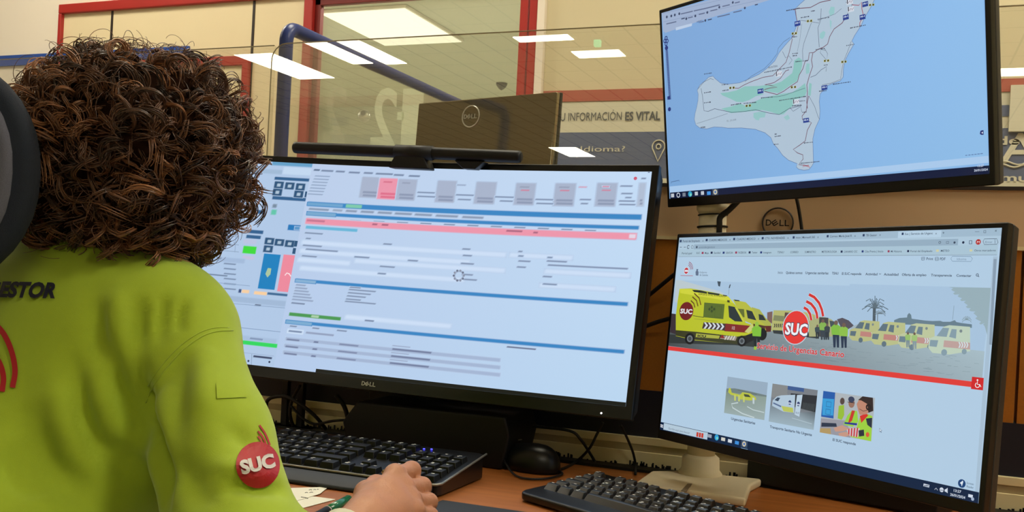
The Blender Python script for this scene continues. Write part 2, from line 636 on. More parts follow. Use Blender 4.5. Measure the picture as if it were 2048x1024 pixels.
ceiling_light(-4.6, 8.2, 0.87, 1.2, 'large square cream ceiling light seen through the red-framed window', 'lamp_far')
for x, y in ((-1.2, 5.2), (-7.6, 7.0), (-2.2, 10.6)):
    ceiling_light(x, y, 1.2, 0.6, 'ceiling light added for the room beyond the window, out of view', 'lamp_room')  # strong unseen lights added to brighten the far room
e = thing('emergency_light', 'small ceiling emergency light with a green lamp, mirrored in the clear screen', 'emergency light', (-2.78, -6.0, CEIL))
MB().box((-2.83, -6.05, CEIL - 0.05), (-2.73, -5.95, CEIL)).obj('housing', M['lamp_frame'], e, bevel=0.004)
MB().box((-2.81, -6.03, CEIL - 0.11), (-2.75, -5.97, CEIL - 0.05)).obj('lens', M['green_led'], e)
# small fittings seen through the window
p0 = at_y(727, 231, 6.77)
d = thing('wall_dispenser', 'small white oval fitting with a dark centre seen through the window', 'dispenser', p0)
pc = MB()
pc.lathe([(0.001, -0.02), (0.04, -0.02), (0.05, 0), (0.05, 0.03), (0.001, 0.03)], p0, 20, axis='y')
pc.obj('cover', M['silver'], d, smooth=True)
MB().lathe([(0.001, -0.024), (0.022, -0.024), (0.022, -0.018), (0.001, -0.018)], p0 + np.array([0.008, 0, 0.016]), 14, axis='y').obj('opening', M['dark_grey'], d)
sbox('wall_far_partition', (p0[0] - 0.9, 6.8, 0), (p0[0] + 0.5, 6.86, 1.87), M['grey_wall'])
q = at_z(1003, 176, CEIL - 0.06)
dc = thing('ceiling_camera', 'small dark dome on the far ceiling above the opposite monitor', 'camera', q)
MB().lathe([(0.001, 0.058), (0.07, 0.058), (0.065, 0.03), (0.035, -0.01), (0.001, -0.03)], q, 18).obj('dome', M['dark_grey'], dc, smooth=True)

# ================================================================= THE DESK AND ITS PARTITION
DZ = 0.735
dk = thing('desk', 'long orange wood desk in front of the partition', 'desk', (-0.6, 1.1, 0))
MB().box((-2.3, 0.825, DZ - 0.025), (1.2, 1.412, DZ)).obj('desk_top', M['wood'], dk, bevel=0.002)
for x in (-2.2, -1.25, 1.1):
    MB().box((x - 0.03, 0.86, 0), (x + 0.03, 0.92, DZ - 0.025)).obj('leg', M['dark_grey'], dk, bevel=0.003)
    MB().box((x - 0.03, 1.3, 0), (x + 0.03, 1.36, DZ - 0.025)).obj('leg', M['dark_grey'], dk, bevel=0.003)
    MB().box((x - 0.02, 0.92, 0.02), (x + 0.02, 1.3, 0.06)).obj('crossbar', M['dark_grey'], dk, bevel=0.003)
# brush strip between desk and partition
b = MB()
b.box((-2.3, 1.412, DZ - 0.025), (1.2, 1.44, DZ + 0.004))
for i in range(620):
    x = rnd.uniform(-1.2, 0.5)
    h = rnd.uniform(0.002, 0.0085) * (0.6 + 0.8 * abs(math.sin(x * 23)))
    b.box((x - 0.0012, 1.4385, DZ), (x + 0.0012, 1.4397, DZ + h))
b.obj('brush_strip', M['rubber'], dk)

pt = thing('desk_partition', 'low desk partition of beige, mustard and navy panels behind the monitors', 'partition', (-0.5, 1.47, 0))
PX0, PX1 = -2.3, 1.2
MB().box((PX0, 1.45, 1.088), (PX1, 1.49, 1.163)).obj('beige_panel', M['part_beige'], pt)
g = MB()
g.box((PX0, 1.45, 0.853), (0.152, 1.49, 1.083))
g.box((0.156, 1.45, 0.853), (PX1, 1.49, 1.083))
g.obj('mustard_panel', M['gold'], pt)
MB().box((PX0, 1.447, 1.083), (PX1, 1.49, 1.088)).obj('light_strip', M['part_cream'], pt)
MB().box((PX0, 1.449, 0.782), (PX1, 1.49, 0.853)).obj('navy_panel', M['navy'], pt)
MB().box((PX0, 1.442, 0.60), (PX1, 1.49, 0.760)).box((PX0, 1.442, 0.7705), (PX1, 1.49, 0.782)).obj('cable_duct', M['part_cream'], pt, bevel=0.001)
MB().box((PX0, 1.444, 0.760), (PX1, 1.489, 0.7705)).obj('duct_groove', M['part_grey'], pt)
MB().box((PX0, 1.446, 1.163), (PX1, 1.494, 1.168)).obj('top_edge', M['dark_line'], pt)
for x in (-2.2, -0.6, 1.1):
    MB().box((x - 0.04, 1.45, 0), (x + 0.04, 1.49, 0.6)).obj('foot', M['dark_grey'], pt)


def dell_mark(mb, c, xd, ud, r, tube_r, nrm, ringed=True, mi=0, w=None):
    """ring with the four letters, the E slanted"""
    c, xd, ud, nrm = [np.array(a, float) for a in (c, xd, ud, nrm)]
    if ringed:
        mb.tube([c + xd * r * math.cos(a) + ud * r * math.sin(a) for a in np.linspace(0, 2 * math.pi, 40)[:-1]], tube_r, 6, mi, closed=True)
    w = w or 1.56 * r
    h = w * 0.27

    def bar(p, q, t):
        p, q = np.array(p, float), np.array(q, float)
        dv = q - p
        n = np.array([-dv[1], dv[0]]) / np.linalg.norm(dv) * t / 2
        poly = [c + xd * a[0] + ud * a[1] + nrm * tube_r * 0.2 for a in (p - n, q - n, q + n, p + n)]
        mb.prism(poly, nrm * tube_r * 0.8, mi)
    t = w * 0.045
    x0, x1 = -w / 2, w / 2
    # D
    bar((x0 + t / 2, -h / 2), (x0 + t / 2, h / 2), t)
    arc = [(x0 + w * 0.08 + w * 0.13 * math.cos(a), (h / 2 - t / 2) * math.sin(a)) for a in np.linspace(-math.pi / 2, math.pi / 2, 9)]
    arc = [(x0, -(h / 2 - t / 2))] + arc + [(x0, h / 2 - t / 2)]
    for a, b2 in zip(arc[:-1], arc[1:]):
        bar(a, b2, t)
    # slanted E
    ex = -w * 0.115
    ca, sa = math.cos(0.62), math.sin(0.62)

    def R2(p):
        return (ex + p[0] * ca - p[1] * sa, p[0] * sa + p[1] * ca)
    s = h * 0.52
    for k in (-1, 0, 1):
        bar(R2((-s * 0.75, k * s * 0.62)), R2((s * 0.75, k * s * 0.62)), t)
    bar(R2((-s * 0.75, -s * 0.62)), R2((-s * 0.75, s * 0.62)), t)
    for lx in (w * 0.1, w * 0.32):
        bar((lx, -h / 2), (lx, h / 2), t)
        bar((lx, -h / 2 + t / 2), (lx + w * 0.16, -h / 2 + t / 2), t)


em = MB()
dell_mark(em, (-0.165, 1.448, 1.112), XD, UD, 0.0215, 0.0013, (0, -1, 0))
em.obj('emblem', M['dark_line'], pt, smooth=False)


def sheet(name, label, x0, x1, z0, z1, y, th, rl, rr, mat):
    pts = [(x0, z0), (x1, z0)]
    pts += [(x1 - rr + rr * math.cos(a), z1 - rr + rr * math.sin(a)) for a in np.linspace(0, math.pi / 2, 7)] if rr else [(x1, z1)]
    pts += [(x0 + rl - rl * math.sin(a), z1 - rl + rl * math.cos(a)) for a in np.linspace(0, math.pi / 2, 7)] if rl else [(x0, z1)]
    mb = MB().prism([(a, y, b) for a, b in pts], (0, th, 0))
    root = thing(name, label, 'screen', ((x0 + x1) / 2, y, z0), 'clear acrylic screens on the partition')
    mb.obj('sheet', mat, root)
    # the cut edge as a thin opaque tube
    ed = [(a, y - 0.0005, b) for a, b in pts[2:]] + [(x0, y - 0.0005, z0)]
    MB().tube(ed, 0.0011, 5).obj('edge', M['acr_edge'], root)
    return root


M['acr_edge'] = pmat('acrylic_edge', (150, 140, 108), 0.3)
sheet('acrylic_screen', 'clear acrylic screen standing on the partition behind the monitors', -1.065, 1.2, 1.168, 1.413, 1.458, 0.005, 0.03, 0.03, M['acrylic'])
sheet('acrylic_screen', 'clear acrylic screen behind the seated person\'s head', -2.25, -1.068, 1.168, 1.413, 1.468, 0.005, 0.03, 0.0, M['acrylic'])

# blue framed screen between the facing desks, running away from the partition
bs = thing('blue_framed_screen', 'blue tubular frame with a pane, running back from the partition', 'screen', (-1.208, 1.72, 0))
RX, RY = -1.208, 1.70
path = [(RX, RY, 0.02), (RX, RY, 1.48)] + [(RX, RY + 0.03 - 0.03 * math.cos(a), 1.485 + 0.03 * math.sin(a)) for a in np.linspace(0.1, math.pi / 2, 7)] + [(RX, 3.3, 1.515), (RX, 3.3, 0.02)]
fr = MB()
fr.tube(path, 0.0145, 12)
fr.obj('frame', M['blue'], bs, smooth=True)
MB().box((RX - 0.002, RY + 0.012, 0.3), (RX + 0.002, 3.29, 1.505)).obj('pane', M['pane'], bs)
MB().box((RX - 0.15, RY - 0.03, 0), (RX + 0.15, RY + 0.03, 0.02)).obj('foot', M['blue'], bs)
MB().box((RX - 0.15, 3.27, 0), (RX + 0.15, 3.33, 0.02)).obj('foot', M['blue'], bs)

# facing desk
od = thing('opposite_desk', 'facing desk hidden behind the partition', 'desk', (-0.6, 1.9, 0))
MB().box((-1.15, 1.5, DZ - 0.025), (1.2, 2.34, DZ)).obj('desk_top', M['wood'], od, bevel=0.002)
for x in (-1.05, 1.1):
    MB().box((x - 0.03, 1.56, 0), (x + 0.03, 1.62, DZ - 0.025)).obj('leg', M['dark_grey'], od)
    MB().box((x - 0.03, 2.2, 0), (x + 0.03, 2.26, DZ - 0.025)).obj('leg', M['dark_grey'], od)

# monitor of the facing desk, seen from behind
BX, BU, BN = rot(-0.246, 0.052, -0.002)
BC = np.array([-0.892, 2.02, 1.421]) - BU * 0.135
om = thing('opposite_monitor', 'glossy dark monitor of the facing desk seen from behind, above the light bar', 'monitor', (-0.9, 2.0, DZ))


def slab(C, X, U, N, w, h, n0, n1, mb=None):
    mb = mb or MB()
    return mb.box((-w / 2, -h / 2, n0), (w / 2, h / 2, n1), mat=lambda p: C + X * p[0] + U * p[1] + N * p[2])


slab(BC, BX, BU, BN, 0.396, 0.27, -0.014, 0.0).obj('back_panel', M['gloss_black'], om, bevel=0.003)
slab(BC, BX, BU, BN, 0.400, 0.274, -0.022, -0.014).obj('front_rim', M['bezel'], om, bevel=0.002)


def on_plane(px, py, C, N):
    r = ray(px, py)
    return EYE + r * (((C - EYE) @ N) / (r @ N))


lg = on_plane(942, 233, BC, BN)
em = MB()
dell_mark(em, lg + BN * 0.001, BX, BU, 0.0245, 0.0016, BN)
em.obj('logo', M['logo_silver'], om)
o1 = BC - BN * 0.06
MB().tube([o1 - UD * 0.72 + np.array([0, 0.0, 0.03]), o1 + UD * 0.02], 0.022, 14).obj('column', M['stand_white'], om, smooth=True)
MB().tube([o1, o1 + BN * 0.03], 0.02, 10).obj('mount', M['dark_grey'], om)
MB().box((o1[0] - 0.12, o1[1] - 0.1, DZ), (o1[0] + 0.12, o1[1] + 0.1, DZ + 0.014)).obj('base', M['stand_white'], om, bevel=0.004)
# ================================================================= DISPLAYS
class Display:
    """the picture shown by a screen: flat coloured shapes lying on the panel, given by where they show in the photograph"""

    def __init__(s, C, X, U, N, W, H, RC=None):
        s.C, s.X, s.U, s.N, s.W, s.H, s.RC = C, X, U, N, W, H, RC
        s.v, s.f, s.c = [], [], []
        s.layer = 0
        s.boxes = []

    def uv(s, px, py):
        r = ray(px, py)
        o = EYE - s.C
        if not s.RC:
            t = -(o @ s.N) / (r @ s.N)
            p = o + r * t
            return p @ s.X, p @ s.U
        ax, an, bx, bn = o @ s.X, o @ s.N - s.RC, r @ s.X, r @ s.N
        A, B, Cc = bx * bx + bn * bn, ax * bx + an * bn, ax * ax + an * an - s.RC ** 2
        t = (-B + math.sqrt(B * B - A * Cc)) / A
        p = o + r * t
        return s.RC * math.atan2(p @ s.X, s.RC - p @ s.N), p @ s.U

    def P(s, a, b, lift=0.0):
        if not s.RC:
            return s.C + s.X * a + s.U * b + s.N * lift
        g, R = a / s.RC, s.RC - lift
        return s.C + s.X * R * math.sin(g) + s.N * (s.RC - R * math.cos(g)) + s.U * b

    def _add(s, ab, faces, cols):
        base = len(s.v)
        ar = np.array(ab)
        lo, hi = ar.min(0), ar.max(0)
        lv = 0
        for (l2, h2, k2) in s.boxes:      # lie just above whatever is already under this shape
            if k2 >= lv and l2[0] < hi[0] and h2[0] > lo[0] and l2[1] < hi[1] and h2[1] > lo[1]:
                lv = k2 + 1
        s.boxes.append((lo, hi, lv))
        z = 0.0003 + (0.00006 if s.RC else 0.00002) * lv
        for (a, b), c in zip(ab, cols):
            s.v.append(s.P(min(max(a, -s.W / 2), s.W / 2), min(max(b, -s.H / 2), s.H / 2), z))
            s.c.append(c)
        s.f += [[i + base for i in f] for f in faces]

    def quad_uv(s, a0, b0, a1, b1, col, soft=0.0, bg=None):
        """axis-aligned in the panel; soft: width of a blurred edge that fades to bg"""
        if a0 > a1:
            a0, a1 = a1, a0
        if b0 > b1:
            b0, b1 = b1, b0
        c = lin(col)
        n = max(1, int(math.ceil((a1 - a0) / 0.025))) if s.RC else 1
        xs = np.linspace(a0, a1, n + 1)
        s.layer += 1
        if soft and bg is not None:
            e = lin(bg)
            so = min(soft, (a1 - a0) * 0.45)
            sb = min(soft, (b1 - b0) * 0.6)
            XS = [a0 - so] + [a0 + so] + [x for x in xs[1:-1] if a0 + so < x < a1 - so] + [a1 - so, a1 + so]
            YS = [b0 - sb * 0.8, b0 + sb * 0.8, b1 - sb * 0.8, b1 + sb * 0.8]
            if YS[1] > YS[2]:
                YS[1] = YS[2] = (b0 + b1) / 2
            ab, cc, fs = [], [], []
            for y_i, y in enumerate(YS):
                for x_i, x in enumerate(XS):
                    ab.append((x, y))
                    cc.append(c if 0 < x_i < len(XS) - 1 and 0 < y_i < 3 else e)
            m = len(XS)
            for j in range(3):
                for i in range(m - 1):
                    fs.append((j * m + i, j * m + i + 1, (j + 1) * m + i + 1, (j + 1) * m + i))
            s._add(ab, fs, cc)
            return
        ab = [(x, b0) for x in xs] + [(x, b1) for x in xs]
        fs = [(i, i + 1, n + 2 + i, n + 1 + i) for i in range(n)]
        s._add(ab, fs, [c] * len(ab))

    def rect(s, x0, y0, x1, y1, col, **k):
        a0, b0 = s.uv(x0, y0)
        a1, b1 = s.uv(x1, y1)
        s.quad_uv(a0, b0, a1, b1, col, **k)

    def bar(s, x0, y0, x1, y1, hpx, col, **k):
        """horizontal bar along a line of the picture (centre line), hpx tall"""
        a0, b0 = s.uv(x0, y0)
        a1, b1 = s.uv(x1, y1)
        b = (b0 + b1) / 2
        h = abs(s.uv(x0, y0 - hpx / 2)[1] - s.uv(x0, y0 + hpx / 2)[1]) / 2
        s.quad_uv(a0, b - h, a1, b + h, col, **k)

    def poly(s, pts, col, cols=None):
        ab = [s.uv(*p) for p in pts]
        s.layer += 1
        T = tessellate_polygon([[Vector((a, b, 0)) for a, b in ab]])
        s._add(ab, [tuple(t) for t in T], [lin(c) for c in cols] if cols else [lin(col)] * len(ab))

    def line(s, pts, wpx, col, closed=False):
        ab = [np.array(s.uv(*p)) for p in pts]
        k = abs(s.uv(pts[0][0], pts[0][1] - 0.5)[1] - s.uv(pts[0][0], pts[0][1] + 0.5)[1])
        w = wpx * k / 2
        s.layer += 1
        n = len(ab)
        L, fs = [], []
        for i in range(n):
            d = ab[min(i + 1, n - 1)] - ab[max(i - 1, 0)]
            if closed:
                d = ab[(i + 1) % n] - ab[i - 1]
            d = d / (np.linalg.norm(d) + 1e-9)
            m = np.array([-d[1], d[0]]) * w
            L += [ab[i] + m, ab[i] - m]
        for i in range(n if closed else n - 1):
            j = (i + 1) % n
            fs.append((2 * i, 2 * i + 1, 2 * j + 1, 2 * j))
        s._add([tuple(p) for p in L], fs, [lin(col)] * len(L))

    def disc(s, x, y, rx, col, n=28, ry=None, a0=0, a1=2 * math.pi):
        c = np.array(s.uv(x, y))
        R = abs(s.uv(x + rx, y)[0] - c[0])
        Ry = R if ry is None else abs(s.uv(x, y + ry)[1] - c[1])
        s.layer += 1
        ab = [tuple(c)] + [(c[0] + R * math.cos(t), c[1] + Ry * math.sin(t)) for t in np.linspace(a0, a1, n + 1)]
        s._add(ab, [(0, i, i + 1) for i in range(1, n + 1)], [lin(col)] * len(ab))

    def arc(s, x, y, r0, r1, t0, t1, col, n=16):
        """ring sector about picture point x,y; radii in picture pixels (horizontal), angles in degrees"""
        c = np.array(s.uv(x, y))
        k = abs(s.uv(x + 1, y)[0] - c[0])
        s.layer += 1
        ab, fs = [], []
        for t in np.linspace(math.radians(t0), math.radians(t1), n + 1):
            ab += [(c[0] + r0 * k * math.cos(t), c[1] + r0 * k * math.sin(t)), (c[0] + r1 * k * math.cos(t), c[1] + r1 * k * math.sin(t))]
        for i in range(n):
            fs.append((2 * i, 2 * i + 1, 2 * i + 3, 2 * i + 2))
        s._add(ab, fs, [lin(col)] * len(ab))

    def text(s, txt, x, y, hpx, col, x1=None, bold=0.0, rot_deg=0.0, res=2):
        """baseline starts at picture point x,y; hpx capital height; x1: where the line ends in the picture"""
        V, T = text_shape(txt, bold, res)
        if not len(V):
            return
        o = np.array(s.uv(x, y))
        h = abs(s.uv(x, y - hpx)[1] - o[1])
        sy = h / 0.7
        sx = sy
        if x1 is not None:
            q = x1 if isinstance(x1, tuple) else (x1, y)
            sx = (s.uv(*q)[0] - o[0]) / V[:, 0].max()
        ca, sa = math.cos(math.radians(rot_deg)), math.sin(math.radians(rot_deg))
        ab = [(o[0] + v[0] * sx * ca - v[1] * sy * sa, o[1] + v[0] * sx * sa + v[1] * sy * ca) for v in V]
        s.layer += 1
        s._add(ab, T, [lin(col)] * len(ab))

    def build(s, parent, name='display'):
        off = WL[parent.name]
        me = bpy.data.meshes.new(name)
        # every shape faces the viewer
        fs = []
        for f in s.f:
            p = [np.array(s.v[i]) for i in f[:3]]
            fs.append(f if np.cross(p[1] - p[0], p[2] - p[0]) @ s.N > 0 else f[::-1])
        me.from_pydata([tuple(p - off) for p in s.v], [], fs)
        at = me.color_attributes.new('Col', 'FLOAT_COLOR', 'POINT')
        at.data.foreach_set('color', np.array([(*c, 1.0) for c in s.c], np.float32).ravel())
        me.materials.append(M['display'])
        o = bpy.data.objects.new(name, me)
        COL.objects.link(o)
        o.parent = parent
        WL[o.name] = off
        return o


def flat_monitor(name, label, C, X, U, N, w, h, bl, bt, bb, group=None):
    r = thing(name, label, 'monitor', C - U * (h / 2 + bb) - N * 0.02, group)
    oc = C + U * (bt - bb) / 2
    slab(oc, X, U, N, w + 2 * bl, h + bt + bb, -0.010, 0.0).obj('bezel', M['bezel'], r, bevel=0.0015)
    mb = MB()
    ow, oh = w + 2 * bl, h + bt + bb
    ins = 0.012
    V = [(-ow / 2, -oh / 2, -0.0105), (ow / 2, -oh / 2, -0.0105), (ow / 2, oh / 2, -0.0105), (-ow / 2, oh / 2, -0.0105)]
    V += [(-ow / 2 + ins * 0.2, -oh / 2 + ins * 0.2, -0.024), (ow / 2 - ins * 0.2, -oh / 2 + ins * 0.2, -0.024), (ow / 2 - ins * 0.2, oh / 2 - ins * 0.2, -0.024), (-ow / 2 + ins * 0.2, oh / 2 - ins * 0.2, -0.024)]
    V += [(-ow * 0.3, -oh * 0.32, -0.05), (ow * 0.3, -oh * 0.32, -0.05), (ow * 0.3, oh * 0.32, -0.05), (-ow * 0.3, oh * 0.32, -0.05)]
    Fs = [(0, 1, 2, 3)]
    for a in (0, 4):
        for i in range(4):
            j = (i + 1) % 4
            Fs.append((a + i, a + j, a + 4 + j, a + 4 + i))
    Fs.append((11, 10, 9, 8))
    mb.add([oc + X * p[0] + U * p[1] + N * p[2] for p in V], Fs)
    mb.obj('housing', M['dark_grey'], r, bevel=0.002)
    return r


# ---------------------------------------------------------------- poses of the three screens
LX, LU, LN = rot(-0.6553, 0.0717, 0.0085)
LC = np.array([-0.1123, 1.3181, 0.9426])
UX, UU, UN = rot(-0.5736, -0.114, 0.0165)
UC = np.array([-0.1379, 1.3924, 1.3055])
KX, KU, KN = rot(0.0514, 0.1975, -0.0221)
KC = np.array([-0.7336, 1.3235, 1.0143])
WW, HH = 0.527 * 0.9, 0.2965 * 0.9   # 22 inch panels
LC, UC = EYE + (LC - EYE) * 0.9, EYE + (UC - EYE) * 0.9
lowm = flat_monitor('monitor', 'lower right monitor showing an ambulance service website', LC, LX, LU, LN, WW, HH, 0.0055, 0.0055, 0.0125)
uppm = flat_monitor('monitor', 'upper right monitor showing a map of an island', UC, UX, UU, UN, WW, HH, 0.0055, 0.0055, 0.0125)

# ---------------------------------------------------------------- wide curved monitor
ctr = thing('curved_monitor', 'wide curved monitor showing a blurred form, in front of the seated person', 'monitor', (-0.73, 1.38, DZ))
CW, CH, RC = 0.8, 0.335, 3.8


def curved_slab(hw, t0, t1, n0, n1, n=28, edge=None):
    mb = MB()
    V, Fs = [], []
    for i in range(n + 1):
        g = (-hw + 2 * hw * i / n) / RC
        for (t, nn) in ((t0, n1), (t1, n1), (t1 - (edge or 0), n0), (t0 + (edge or 0), n0)):
            R = RC - nn
            V.append(KC + KX * R * math.sin(g) + KN * (RC - R * math.cos(g)) + KU * t)
    for i in range(n):
        for k in range(4):
            Fs.append((i * 4 + k, i * 4 + (k + 1) % 4, (i + 1) * 4 + (k + 1) % 4, (i + 1) * 4 + k))
    Fs += [(0, 1, 2, 3), (n * 4 + 3, n * 4 + 2, n * 4 + 1, n * 4)]
    return mb.add(V, Fs)


curved_slab(CW / 2 + 0.010, -CH / 2 - 0.018, CH / 2 + 0.0105, -0.012, 0.0).obj('bezel', M['bezel'], ctr, bevel=0.0012)
curved_slab(CW / 2 + 0.008, -CH / 2 - 0.016, CH / 2 + 0.0085, -0.03, -0.0125, edge=0.012).obj('housing', M['dark_grey'], ctr)
curved_slab(0.2, -0.10, 0.10, -0.055, -0.028, n=8, edge=0.02).obj('rear_bulge', M['black'], ctr)
lc = KC - KU * (CH / 2 + 0.0085)
em = MB()
dell_mark(em, lc + KN * 0.0008, KX, KU, 0.012, 0.0008, KN, ringed=False, w=0.0235)
em.obj('logo', M['logo_silver'], ctr)
p = KC + KX * 0.366 + KN * 0.0178 - KU * (CH / 2 + 0.0125)
MB().lathe([(0.0001, -0.001), (0.0014, -0.001), (0.0014, 0.001), (0.0001, 0.001)], p, 10, axis='y').obj('power_light', M['white_led'], ctr)
nk = MB()
nk.prism([(-0.80, 1.400, 0.80), (-0.80, 1.425, 0.80), (-0.80, 1.425, 1.02), (-0.80, 1.392, 1.02)], (0.14, 0, 0))
nk.obj('neck', M['black'], ctr, bevel=0.004)
MB().tube([(-0.73, 1.405, 0.985), KC - KN * 0.05 + KX * 0.004], 0.032, 16).obj('tilt_mount', M['black'], ctr)
bsx = MB()
bsx.prism([(-0.772, 1.30, 0.7352), (-0.518, 1.30, 0.7352), (-0.508, 1.30, 0.785), (-0.516, 1.30, 0.812), (-0.762, 1.30, 0.812), (-0.787, 1.30, 0.779)], (0, 0.118, 0))
bsx.obj('base', M['black'], ctr, bevel=0.004)

# light bar clipped on top of it
lb = thing('light_bar', 'black tubular light bar clipped on top of the wide curved monitor', 'lamp', (-0.735, 1.345, 1.19))
TL, TR = at_y(588, 295, 1.335), at_y(1043, 314, 1.352)
ax = (TR - TL) / np.linalg.norm(TR - TL)
tb = MB()
L = np.linalg.norm(TR - TL)
tb.tube([TL + ax * q for q in (0, 0.002, 0.006, L - 0.006, L - 0.002, L)], [0.0065, 0.009, 0.0095, 0.0095, 0.009, 0.0065], 20)
tb.obj('tube', M['black'], lb, smooth=True)
mid = TL + ax * (L * 0.55)
cl = MB()
cl.tube([mid - ax * 0.032, mid + ax * 0.032], 0.0113, 18)
cl.obj('collar', M['black'], lb, smooth=True)
cl = MB()
b0 = mid - ax * 0.005
cl.add([b0 + ax * x + np.array([0, y, z]) for z, hw in ((-0.004, 0.024), (-0.026, 0.036)) for x, y in ((-hw, -0.008), (hw, -0.008), (hw, 0.02), (-hw, 0.02))],
       [(0, 1, 2, 3), (7, 6, 5, 4), (0, 4, 5, 1), (1, 5, 6, 2), (2, 6, 7, 3), (3, 7, 4, 0)])
cl.obj('clip', M['black'], lb, bevel=0.003)
cl = MB()
cl.prism([mid + ax * 0.07 + np.array([0, -0.006, -0.01]), mid + ax * 0.12 + np.array([0, -0.006, -0.01]), mid + ax * 0.105 + np.array([0, -0.006, -0.022]), mid + ax * 0.085 + np.array([0, -0.006, -0.022])], (0, 0.02, 0))
cl.obj('counterweight', M['black'], lb, bevel=0.002)

# dual stand of the two right-hand monitors
st = thing('monitor_stand', 'cream column stand carrying the two right-hand monitors', 'monitor stand', (-0.25, 1.37, DZ))
cx, cy = -0.249, 1.392
MB().tube([(cx, cy, DZ + 0.03), (cx, cy, 1.128)], 0.0195, 28).obj('column', M['stand_white'], st, smooth=True)
MB().tube([(cx, cy, 1.118), (cx, cy, 1.124), (cx, cy, 1.132)], [0.0195, 0.0235, 0.0235], 28).obj('column_cap', M['stand_white'], st, smooth=True)
MB().lathe([(0.03, 0), (0.031, 0.008), (0.027, 0.013), (0.026, 0.03), (0.021, 0.034)], (cx, cy, DZ + 0.006), 28).obj('column_foot', M['stand_white'], st, smooth=True)
bz = DZ + 0.0125
base = [at_z(1268, 965, bz)[:2], at_z(1302, 941, bz)[:2], at_z(1358, 940, bz)[:2], (-0.165, 1.41), at_z(1502, 968, bz)[:2], at_z(1492, 996, bz)[:2]]
bb = MB().prism([(x, y, DZ + 0.0003) for x, y in base], (0, 0, 0.012))
bb.obj('base', M['stand_white'], st, bevel=0.004, bseg=3)
pz = bz + 0.0004
ip = [at_z(*q, pz) for q in ((1362, 982), (1375, 968), (1384, 968), (1372, 984))]
MB().prism(ip, (0, 0, 0.0006)).obj('cable_slot', M['stand_dark'], st)
for k, z in enumerate((1.100, 1.117)):
    MB().tube([(cx + 0.0205 * math.cos(a), cy + 0.0205 * math.sin(a), z + 0.001 * math.cos(a)) for a in np.linspace(0, 6.28, 24)[:-1]], 0.0016 - 0.0006 * k, 6, closed=True).obj('cable_tie', M['rubber'], st)
for (c0, n, zc) in ((LC, LN, 0.95), (UC, UN, 1.262)):
    tgt = c0 - n * 0.049
    MB().tube(spline([(cx, cy, zc), (cx + 0.05, cy - 0.012, zc), tgt - n * 0.035, tgt], 5), 0.011, 10).obj('arm', M['stand_white'], st, smooth=True)
MB().tube([(cx, cy, 1.13), (cx, cy, 1.275)], 0.013, 18).obj('upper_post', M['stand_white'], st, smooth=True)
cb = tag(MB().tube(spline([at_y(1478, 400, 1.375), at_y(1458, 420, 1.37), at_y(1441, 434, 1.366), at_y(1439, 450, 1.364), at_y(1438, 480, 1.366), at_y(1437, 560, 1.37)], 6), 0.0042, 8).obj('cable', M['rubber'], smooth=True),
         'black cable tied to the cream column between the two right-hand monitors', 'cable')
tag(MB().tube(spline([at_y(1590, 385, 1.40), at_y(1596, 410, 1.405), at_y(1601, 440, 1.41), at_y(1606, 480, 1.41)], 6), 0.0024, 8).obj('cable', M['rubber'], smooth=True),
    'thin black cable hanging right of the ringed emblem', 'cable')
# ================================================================= WHAT THE SCREENS SHOW
# ---------------------------------------------------------------- lower right: the website
D = Display(LC, LX, LU, LN, WW, HH)
PAGE = (176, 203, 226)
D.quad_uv(-WW / 2, -HH / 2, WW / 2, HH / 2, PAGE)
INK = (58, 72, 92)
GRY = (104, 122, 142)
D.rect(1359, 475.5, 2003.5, 473, (158, 184, 204))
D.rect(1797, 463.5, 1882, 477.5, (180, 206, 226))
D.rect(1359, 486.5, 2002, 489.5, (172, 198, 217))
D.rect(1389, 489, 1916, 491, (148, 173, 193))
D.rect(1358, 499, 1995, 511, (168, 195, 212))
D.bar(1358, 512.5, 1994, 511, 0.8, (140, 160, 180))
tabs = [(1366, 484.5, 'Portal del Empleado', 34), (1418, 482.5, 'CUADRO MEDICOS', 36), (1473, 480.5, 'CUADRO MEDICO', 38), (1530, 478.8, 'CTO. NOVEDADES', 40),
        (1592, 477.2, 'Inicio | Microsoft 365', 38), (1660, 474.8, 'Correo: María José R', 44), (1732, 472.8, 'TB Gestor', 22), (1810, 470, 'Suc | Servicio de Urgenc', 56)]
for x, y, t, w in tabs:
    D.text(t, x, y, 4.2, INK, (x + w, y - w * 0.03), bold=0.01)
    D.rect(x - 6, y - 4.6, x - 2.5, y, (40, 60, 96))
    D.text('×', x + w + 5, y, 5, INK)
for x, y, t in ((1885, 469, '+'), (1950, 466, '—'), (1968, 466.5, '❐'), (1990, 465, '×')):
    if t == '❐':
        D.line([(1968, 465.8), (1972, 465.7), (1972.1, 461), (1968.1, 461.1)], 0.9, INK, closed=True)
    else:
        D.text(t, x, y, 6.5, INK)
for x, t in ((1360, '←'), (1368, '→')):
    D.line([(x, 494.5), (x + 4, 494.4)], 0.9, INK)
D.arc(1377, 494, 1.7, 2.6, 30, 330, INK)
D.line([(1383, 496.5), (1387, 496.4), (1387.1, 492.5), (1385, 490.5), (1383, 492.6)], 0.8, INK, closed=True)
D.disc(1394, 494.3, 1.6, INK)
D.text('serviciodeurgencias.es', 1398, 496.5, 4.2, (88, 108, 128), (1430, 496))
D.arc(1880, 485, 1.6, 2.4, 0, 360, INK)
D.line([(1893, 487), (1898, 486.8), (1898.1, 483), (1893.1, 483.2)], 0.8, INK, closed=True)
D.text('★', 1907, 488, 5, INK) if False else D.disc(1909.5, 485.2, 2.4, INK, n=5)
D.disc(1927, 485, 2.6, (30, 44, 70), n=6)
D.line([(1939, 488), (1944, 487.8), (1944.2, 481.3), (1939.2, 481.5)], 1.3, (40, 60, 90), closed=True)
D.disc(1957, 484, 5.2, (176, 48, 46))
